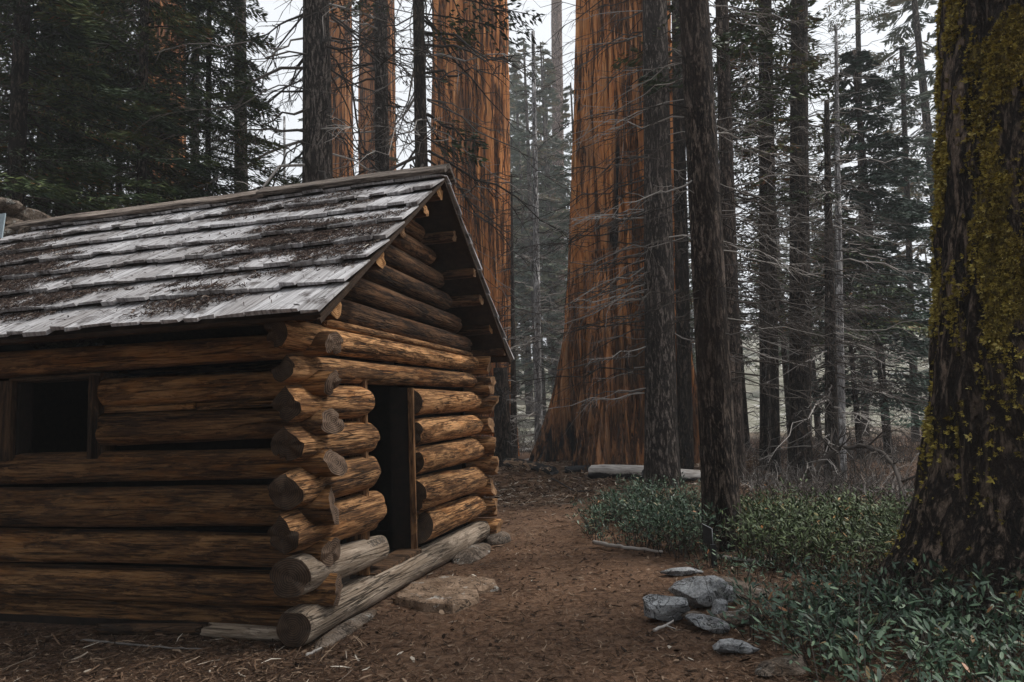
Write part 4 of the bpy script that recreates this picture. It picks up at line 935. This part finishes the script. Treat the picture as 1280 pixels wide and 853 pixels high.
# ------------------------------------------------------------------ ground cover
def inside(P, poly):
    x, y = P[:, 0], P[:, 1]; r = np.zeros(len(P), bool); j = len(poly) - 1
    for i in range(len(poly)):
        xi, yi = poly[i]; xj, yj = poly[j]
        r ^= ((yi > y) != (yj > y)) & (x < (xj - xi) * (y - yi) / (yj - yi + 1e-12) + xi); j = i
    return r
def shrubs(name, label, poly_px, n, hr, seed, mat, leafL=(.045, .075), per=16, spread=.16):
    poly = np.array([ground(*p)[:2] for p in poly_px]); rg = np.random.default_rng(seed)
    lo, hi = poly.min(0), poly.max(0); P = rg.uniform(lo, hi, (n * 6, 2)); P = P[inside(P, poly)]
    nz_ = fbm(np.stack([P[:, 0] * 1.6, P[:, 1] * 1.6, P[:, 0] * 0], -1), 3, seed); P = P[nz_ > -.38 + .3 * (rg.random(len(P)) - .5)][:n]
    Z = hgt(P[:, 0], P[:, 1]); lv = MB(); st = MB(); AA = []; VV = []
    hn = fbm(np.stack([P[:, 0] * 1.1, P[:, 1] * 1.1, P[:, 0] * 0 + 3], -1), 2, seed + 1)
    for k in range(len(P)):
        h = rg.uniform(*hr) * (1 + .45 * hn[k]); ln = rg.normal(0, .35, 2) * h
        t = np.linspace(0, 1, 5); top = np.array([ln[0], ln[1], h]); b0 = np.array([P[k, 0], P[k, 1], Z[k] - .02])
        pts = b0 + np.outer(t ** 1.3, [ln[0], ln[1], 0]) + np.outer(t, [0, 0, h])
        tube(st, pts, .004 * (1.3 - t), 3, False, rg.uniform(.2, .7))
        m_ = int(per * rg.uniform(.6, 1.3)); tl = 1 - rg.random(m_) ** 1.5 * .8
        c = b0 + np.outer(tl ** 1.3, [ln[0], ln[1], 0]) + np.outer(tl, [0, 0, h]) + rg.normal(0, .02, (m_, 3))
        a = rg.uniform(0, 2 * pi, m_); el = rg.normal(.35, .4, m_) + .3 * (tl > .9)
        d = np.stack([np.cos(a) * np.cos(el), np.sin(a) * np.cos(el), np.sin(el)], -1); c = c + d * rg.uniform(0, spread * .5, m_)[:, None] * np.array([1, 1, .4])
        sd_ = np.cross(d, [0, 0, 1.0]) + rg.normal(0, .35, (m_, 3)); sd_ /= np.linalg.norm(sd_, axis=1)[:, None]; nn = np.cross(sd_, d)
        L = rg.uniform(*leafL, m_)[:, None]; W = L * rg.uniform(.12, .19, m_)[:, None]
        V = np.stack([c, c + d * L * .35 + sd_ * W + nn * W * .25, c + d * L * .78 + sd_ * W * .8 + nn * W * .2, c + d * L - nn * W * .2, c + d * L * .78 - sd_ * W * .8 + nn * W * .2, c + d * L * .35 - sd_ * W + nn * W * .25, c + d * L * .5], 1)
        tone = np.clip(rg.beta(2, 2.3, m_) * .9 + .12 * hn[k] , 0, .92); tone = np.where(rg.random(m_) < .035, rg.uniform(.94, 1, m_), tone)
        VV.append(V.reshape(-1, 3)); AA.append(np.repeat(tone, 7))
    V = np.concatenate(VV); nl = len(V) // 7; i0 = np.arange(nl)[:, None] * 7
    q = np.concatenate([i0 + np.array([0, 1, 2, 6]), i0 + np.array([6, 2, 3, 4]), i0 + np.array([0, 6, 4, 5])])
    lv.add(V, q, a=np.concatenate(AA))
    o = lv.build(name, mat, None, True); s_ = st.build('stems', m_twig, o, False)
    tag(o, label, 'ground cover', 'patches of low leafy shrubs', 'stuff'); return o
shrubs('ground_cover', 'leafy blue green shrub patch around the foot of the grey fir', [(728, 672), (760, 684), (830, 694), (892, 704), (898, 668), (870, 640), (800, 632), (745, 648)], 620, (.24, .46), 1, m_shrub, (.04, .07), 17)
shrubs('ground_cover', 'olive green shrub patch between the brown fir and the mossy trunk', [(918, 700), (960, 712), (1050, 722), (1125, 730), (1140, 690), (1120, 662), (1040, 645), (975, 642), (925, 650)], 800, (.22, .46), 2, m_shrubo, (.04, .075), 17)
shrubs('ground_cover', 'dark green leafy shrubs filling the bottom right corner below the mossy trunk', [(925, 800), (1000, 850), (1040, 900), (1150, 1000), (1420, 1000), (1400, 800), (1250, 778), (1150, 765), (1090, 752), (1010, 752), (945, 770)], 370, (.10, .46), 3, m_shrub, (.04, .075), 18, .30)
shrubs('ground_cover', 'sparse small green seedlings between the stones and the brown fir', [(860, 712), (900, 718), (1010, 745), (1100, 745), (1090, 722), (960, 712), (905, 700)], 60, (.08, .2), 4, m_shrub, (.04, .06), 10)

# ------------------------------------------------------------------ rocks, slabs
def rock(name, label, px, size, seed, mat=m_rock, rz=0.0, cat='rock', sink=.34, tilt=(0, 0), nf=18, group=None, keep=.72):
    p = put(ground(*px)); mb = MB(); rock_mesh(mb, (0, 0, 0), size, seed, rz, nf, 5, 0, .10, 0, keep)
    o = mb.build(name, mat, None, False, (p[0], p[1], p[2] + size[2] * (.5 - sink)), (tilt[0], tilt[1], 0)); return tag(o, label, cat, group)
GRK = 'stones edging the path'
rock('stone', 'squarish pale grey stone nearest the path', (833, 777), (.41, .31, .22), 5, m_rock, .3, group=GRK, sink=.3, keep=.66)
rock('stone', 'large pointed granite boulder in the middle of the stone heap', (878, 758), (.52, .34, .27), 9, m_rock, -.35, group=GRK, sink=.3, tilt=(.15, -.15), keep=.7)
rock('stone', 'broad flat brown grey stone behind the granite boulder', (915, 742), (.85, .50, .20), 13, m_rockb, -.25, group=GRK, sink=.35, tilt=(0, .12))
rock('stone', 'thin flat stone lying at the back of the stone heap', (855, 717), (.48, .26, .07), 17, m_rock, .1, group=GRK)
rock('stone', 'small upright grey stone right of the granite boulder', (900, 772), (.13, .12, .16), 19, m_rock, 0, group=GRK)
rock('stone', 'low angular stone in front of the granite boulder', (890, 790), (.38, .2, .12), 23, m_rock, -.5, group=GRK, tilt=(.1, .1))
rock('stone', 'small brown stone beside the squarish pale stone', (868, 780), (.2, .16, .10), 29, m_rockb, .4, group=GRK)
rock('stone', 'flat grey stone at the edge of the dark green shrubs', (916, 818), (.33, .20, .10), 31, m_rock, -.3, group=GRK)
rock('stone', 'flat brown stone nearest the bottom edge under the leaves', (980, 842), (.38, .24, .10), 37, m_rockb, .1, group=GRK)
rock('stone', 'flat half buried stone right of the granite boulder', (925, 782), (.42, .2, .10), 41, m_rockb, -.1, group=GRK)
def slab(name, label, pts_px, z, th, seed, cat='step'):
    P = np.array([ground(*p)[:2] for p in pts_px]); c = P.mean(0); n = len(P); rg = np.random.default_rng(seed)
    # subdivide outline
    O = []
    for i in range(n):
        a, b_ = P[i], P[(i + 1) % n]
        for t in np.linspace(0, 1, 7)[:-1]: O.append(a + (b_ - a) * t + rg.normal(0, .003, 2))
    O = np.array(O) - c; m_ = len(O); mb = MB(); lay = []
    for (f, zz) in ((1.03, -th), (1.0, -.03), (.985, -.008), (.95, .0), (.6, .004), (.25, .002)):
        q = O * f; lay.append(np.column_stack([q, np.full(m_, zz) + rg.normal(0, .003, m_) + .015 * fbm(np.column_stack([q * 3, np.zeros(m_)]), 2, seed)]))
    V = np.concatenate(lay + [np.array([[0, 0, .002]])]); q = [[L * m_ + j, L * m_ + (j + 1) % m_, (L + 1) * m_ + (j + 1) % m_, (L + 1) * m_ + j] for L in range(5) for j in range(m_)]
    t = [[5 * m_ + j, 5 * m_ + (j + 1) % m_, 6 * m_] for j in range(m_)]; mb.add(V, q, t)
    import bmesh
    o = mb.build(name, m_slab, None, False, (c[0], c[1], z)); bm = bmesh.new(); bm.from_mesh(o.data); bmesh.ops.recalc_face_normals(bm, faces=bm.faces); bm.to_mesh(o.data); bm.free()
    return tag(o, label, cat, 'flat step stones before the cabin door')
slab('step_stone', 'large flat dirt covered step stone before the cabin door', [(493, 752), (530, 762), (566, 765), (600, 752), (596, 742), (603, 733), (560, 725), (515, 735)], .055, .12, 3)
slab('step_stone', 'small flat stone touching the right end of the large step stone', [(598, 742), (624, 738), (618, 728), (588, 724), (578, 730)], .035, .10, 4)
def cpt(x, y, z=0): return CAB0 + NV * x + DU * y + np.array([0, 0, z])
for i, (x, y, sz, lab) in enumerate([(.06, .30, (.16, 1.0, .10), 'low dirt covered foundation stone at the near corner under the sill log'), (.12, 3.2, (.3, 1.1, .16), 'tan foundation stone under the middle of the sill log'), (.1, 4.35, (.34, .5, .22), 'foundation stone under the far corner of the cabin'), (-.9, .3, (1.0, .25, .12), 'dim foundation stone under the side wall')]):
    p = cpt(x, y); mb = MB(); rock_mesh(mb, (0, 0, 0), sz, 300 + i, 0, 6, 4, 0, .06, 0, .85); o = mb.build('foundation_stone', m_rockb, None, True, (p[0], p[1], hz(p[0], p[1]) + .0), (0, 0, -CANG)); tag(o, lab, 'stone', 'stones under the cabin')

# ------------------------------------------------------------------ logs, branches and brush on the ground
def ground_log(label, a_px, b_px, r0, r1, mats, seed, name='fallen_log', lift=.7, bow=.02, za=None):
    a, b = put(ground(*a_px)), put(ground(*b_px)); L = np.linalg.norm((b - a)[:2])
    o = make_log(name, 'x', (0, 0, 0), L, r0, r1, mats, seed, parent=None, bow=bow, ragged=.06)
    o.location = (a[0], a[1], a[2] + r0 * lift); o.rotation_euler = (0, -math.atan2(b[2] + r1 * lift - a[2] - r0 * lift, L), math.atan2(b[1] - a[1], b[0] - a[0])); return tag(o, label, 'log')
m_burnt = None
g = NG('half_burnt_wood'); p_ = g.obj(); nz_ = g.noise(g.scale(p_, (1.6, 5, 5)), 1, 6, .65); sp = g.n('ShaderNodeSeparateXYZ'); g.t.links.new(p_, sp.inputs[0])
hmask = g.gray(g.math('ADD', g.math('MULTIPLY', sp.outputs[2], 3.2), g.math('MULTIPLY', g.math('SUBTRACT', nz_, .5), 1.6)), -.05, .12)
m_burnt = g.done(g.mix(hmask, (.012, .012, .013), g.ramp(g.noise(g.scale(p_, (3, 30, 30)), 1, 5, .6), [(.3, (.22, .19, .165)), (.65, (.60, .57, .54))])), g.bump(nz_, .8, .04), .9)
ground_log('bleached fallen log with charred underside by the grey fir', (742, 600), (812, 607), .17, .16, [m_burnt, m_char], 401, lift=.8)
ground_log('charred fallen log end right of the grey fir', (838, 612), (884, 608), .15, .13, [m_burnt, m_char], 402, lift=.75)
g = NG('split_burnt_wood'); p_ = g.obj(); nz_ = g.noise(g.scale(p_, (3, 7, 7)), 1, 8, .7)
m_split = g.done(g.mix(g.gray(nz_, .50, .56), (.012, .012, .013), g.ramp(g.noise(g.scale(p_, (3, 30, 30)), 1, 5, .6), [(.35, (.12, .07, .04)), (.6, (.36, .24, .15)), (.75, (.55, .50, .45))])), g.bump(nz_, 1.0, .06), .9)
ground_log('burnt split log lying past the cabin corner', (634, 594), (694, 598), .15, .13, [m_split, m_char], 403, lift=.5, bow=.05)
ground_log('pale narrow log resting beyond the burnt split log', (635, 588), (668, 585), .05, .05, [m_ashlog, m_ashlog], 404)
ground_log('small charred chunk between the burnt log and the bleached log', (708, 597), (740, 597), .09, .10, [m_char, m_char], 405, lift=.4)
ground_log('pale log across the clearing in the gap behind the cabin', (634, 562), (664, 560), .10, .08, [m_ashlog, m_ashlog], 406)
ground_log('dim weathered log lying at the foot of the side wall', (262, 797), (352, 802), .055, .05, [m_grey, m_enddark], 407, lift=.9)
ground_log('dark half hidden log at the foot of the side wall left of the dim one', (125, 794), (255, 793), .045, .04, [m_board, m_enddark], 408, lift=.8)
def stick(label, pts_px, r, tone, lift=.012, name='fallen_branch', zs=None, side=0, seed=0, group=None):
    P = [put(ground(*p)) for p in pts_px]
    P = np.array([p + np.array([0, 0, lift + (zs[i] if zs else 0)]) for i, p in enumerate(P)])
    k = len(P); t = np.linspace(0, k - 1, k * 5); P2 = np.stack([np.interp(t, np.arange(k), P[:, c]) for c in range(3)], -1)
    for _ in range(3): P2[1:-1] = (P2[:-2] + P2[1:-1] * 2 + P2[2:]) / 4
    rg = np.random.default_rng(seed); P2 += rg.normal(0, r * .25, P2.shape)
    mb = MB(); tube(mb, P2, np.linspace(r, r * .55, len(P2)), 7, True, tone)
    for q in range(side):
        i = int(rg.integers(2, len(P2) - 2)); d = P2[i + 1] - P2[i]; d /= np.linalg.norm(d); dv = d + rg.normal(0, .8, 3); dv[2] += zs and -.2 or .1; l_ = rg.uniform(.15, .6)
        u = np.linspace(0, 1, 5)[:, None]; pp = P2[i] + dv * l_ * u + rg.normal(0, .03, (5, 3)) * u
        tube(mb, pp, r * .45 * (1.05 - .8 * u[:, 0]), 4, False, tone)
        for _ in range(3):
            s = pp[int(rg.integers(1, 4))]; tube(mb, s + (dv + rg.normal(0, .7, 3)) * l_ * .5 * np.linspace(0, 1, 3)[:, None], [r * .22, r * .15, r * .08], 3, False, tone)
    o = mb.build(name, m_twig, None, True); return tag(o, label, 'branch', group)
stick('pale bare stick along the edge of the blue green shrub patch', [(742, 682), (775, 688), (828, 693)], .026, .95, .03, seed=1)
stick('pale stick lying between the small sign and the mossy trunk', [(896, 699), (940, 705), (958, 706), (972, 700)], .022, .93, .03, seed=2)
stick('short pale broken branch among the bottom right leaves', [(905, 778), (925, 776), (938, 764)], .018, .92, .03, seed=3)
stick('arched dead branch bowing over the brush pile before the mossy trunk', [(1010, 606), (1045, 604), (1085, 606), (1115, 612), (1142, 640)], .05, .5, .05, zs=[.15, .75, .85, .65, .0], side=22, seed=4)
stick('long pale twig on the dark soil by the side wall', [(102, 803), (150, 807), (200, 812), (252, 815)], .010, .8, .012, seed=5)
stick('short bright twig on the soil at the cabin corner', [(382, 823), (402, 813)], .011, .97, .012, seed=6)
stick('forked pale chip on the path beside the squarish stone', [(818, 797), (832, 791), (843, 785)], .012, .97, .012, side=1, seed=7)
stick('thin dark stick lying across the path edge before the bleached log', [(690, 600), (720, 612), (742, 612)], .02, .35, .015, seed=8)

# brush and bare stems, right middle ground
def brush(label, poly_px, n, hr, seed, pale, name='dead_brush'):
    poly = np.array([ground(*p)[:2] for p in poly_px]); rg = np.random.default_rng(seed)
    P = rg.uniform(poly.min(0), poly.max(0), (n * 5, 2)); P = P[inside(P, poly)][:n]; Z = hgt(P[:, 0], P[:, 1]); mb = MB()
    for k in range(len(P)):
        h = rg.uniform(*hr); a = rg.uniform(0, 2 * pi); sp_ = rg.uniform(.2, 1.1) * h; t = np.linspace(0, 1, 6)
        ar = rg.uniform(.2, 1.3)
        pts = np.array([P[k, 0], P[k, 1], Z[k]]) + np.outer(t, [cos(a) * sp_, sin(a) * sp_, 0]) + np.outer(t * (1.4 - ar * t) , [0, 0, h]) + rg.normal(0, .03, (6, 3)) * h
        tone = rg.uniform(.8, 1) if rg.random() < pale else rg.uniform(.15, .75); r = rg.uniform(.004, .010)
        tube(mb, pts, r * (1.1 - .8 * t), 3, False, tone)
        for q in range(int(rg.integers(2, 6))):
            i = int(rg.integers(1, 5)); dv = (pts[i] - pts[i - 1]) * rg.uniform(.6, 1.6) + rg.normal(0, .16, 3) * h
            tube(mb, pts[i] + dv * np.linspace(0, 1, 3)[:, None] + rg.normal(0, .01, (3, 3)), [r * .5, r * .4, r * .15], 3, False, tone)
    return tag(mb.build(name, m_twig, None, False), label, 'brush', None, 'stuff')
brush('tangle of grey brown dead twigs before the mossy trunk', [(925, 635), (1000, 642), (1145, 668), (1150, 600), (1060, 590), (1000, 592), (935, 600)], 850, (.12, .55), 5, .25)
brush('bare brown stems under the firs on the right', [(900, 600), (960, 606), (1160, 590), (1170, 562), (1050, 556), (900, 580)], 520, (.2, 1.0), 6, .12)
brush('thin dead stems in the gap between the cabin and the big sequoia', [(612, 575), (690, 570), (700, 556), (620, 552)], 260, (.3, 1.8), 7, .3)

# small sign by the brown fir
sp0 = put(ground(893, 709)); sg = empty('small_sign', sp0, .0, label='small dark trail sign on a short post before the brown fir', cat='sign')
board('post', (0, 0, .10), (.05, .05, .24), sg, m_sign, None, .001)
pan = MB(); Lp = .30; v = []
d_ = np.array([-.088, .06, 0]) ; zt = [.52, .25]
A = np.array([[.0, 0, .37], [.0, 0, .20], [-.075, .07, .23], [-.075, .07, .41]]); nn = np.cross(A[1] - A[0], A[2] - A[1]); nn /= np.linalg.norm(nn)
pan.add(np.concatenate([A, A + nn * .012]), [[0, 1, 2, 3], [7, 6, 5, 4], [0, 4, 5, 1], [1, 5, 6, 2], [2, 6, 7, 3], [3, 7, 4, 0]]); pan.build('sign_panel', m_sign, sg, False)
rim = MB(); tube(rim, [A[0], A[3]], .004, 5); tube(rim, [A[0], A[1]], .003, 5); rim.build('sign_rim', m_signedge, sg)

# scattered litter
rg = np.random.default_rng(33)
def litter(label, n, xr, yr, Lr, Wr, seed, pw_=1.5, tonepow=1.2, skip_path=.55, pale=0.02):
    rg = np.random.default_rng(seed); u = rg.random(n) ** pw_; y = yr[0] + (yr[1] - yr[0]) * u; x = y * rg.uniform(xr[0], xr[1], n)
    cx_, cu_ = cab(np.stack([x, y, x * 0], -1)); kp = ~((cx_ < .0) & (cu_ > .05) & (cu_ < 4.5) & (cx_ > -6.4))
    pd = pathness(x, y); kp &= (rg.random(n) > skip_path * sstep(1.3, .6, pd)); x, y, pd = x[kp], y[kp], pd[kp]; m_ = len(x)
    z = hgt(x, y) - .03 * sstep(1.35, .75, pd) + rg.uniform(.003, .014, m_)
    a = rg.uniform(0, 2 * pi, m_); tl = rg.normal(0, .22, m_); d = np.stack([np.cos(a) * np.cos(tl), np.sin(a) * np.cos(tl), np.sin(tl)], -1); s = np.stack([-np.sin(a), np.cos(a), rg.normal(0, .4, m_)], -1)
    sc = (1 + .05 * y)[:, None]; L = rg.uniform(*Lr, m_)[:, None] * rg.uniform(.5, 1.5, m_)[:, None] * sc; W = rg.uniform(*Wr, m_)[:, None] * sc; c = np.stack([x, y, z], -1); b_ = rg.normal(0, .12, m_)[:, None] * L * s
    V = np.stack([c - d * L - s * W * .6, c + b_ - s * W, c + d * L - s * W * .4, c + d * L + s * W * .4, c + b_ + s * W, c - d * L + s * W * .6], 1).reshape(-1, 3)
    i0 = np.arange(m_)[:, None] * 6; q = np.concatenate([i0 + np.array([0, 1, 4, 5]), i0 + np.array([1, 2, 3, 4])])
    tn = rg.random(m_) ** tonepow * .92; tn = np.where(rg.random(m_) < pale, rg.uniform(.93, 1, m_), tn)
    mb = MB(); mb.add(V, q, a=np.repeat(tn, 6)); return tag(mb.build('forest_litter', m_litter, None, False), label, 'litter', None, 'stuff')
litter('fine brown needles strewn over the forest floor', 190000, (-.85, .85), (3.3, 21), (.008, .030), (.0009, .0026), 1, 1.9, 1.2, .5, .006)
litter('pale wood chips and twigs dotted over the soil', 15000, (-.85, .85), (3.3, 22), (.008, .032), (.003, .008), 2, 1.4, 1.1, .5, .05)
litter('dark bark flakes and cone scales on the soil', 9000, (-.85, .85), (3.3, 20), (.008, .028), (.004, .012), 5, 1.5, 4.0, .3, 0)
litter('pale dry twigs over the ground round the big trunks', 5000, (-.1, .62), (9.5, 19), (.02, .09), (.002, .005), 6, .9, .7, .4, .08)
litter('grey brown twigs and litter mounded about the foot of the big sequoia', 9000, (-.06, .36), (12.5, 17.2), (.02, .10), (.003, .009), 7, .8, .8, 0, .12)
litter('dead sticks and bark strips heaped along the foot of the side wall', 800, (-.80, -.22), (3.9, 5.6), (.02, .12), (.0015, .005), 3, 1.0, 2.0, 0, .05)
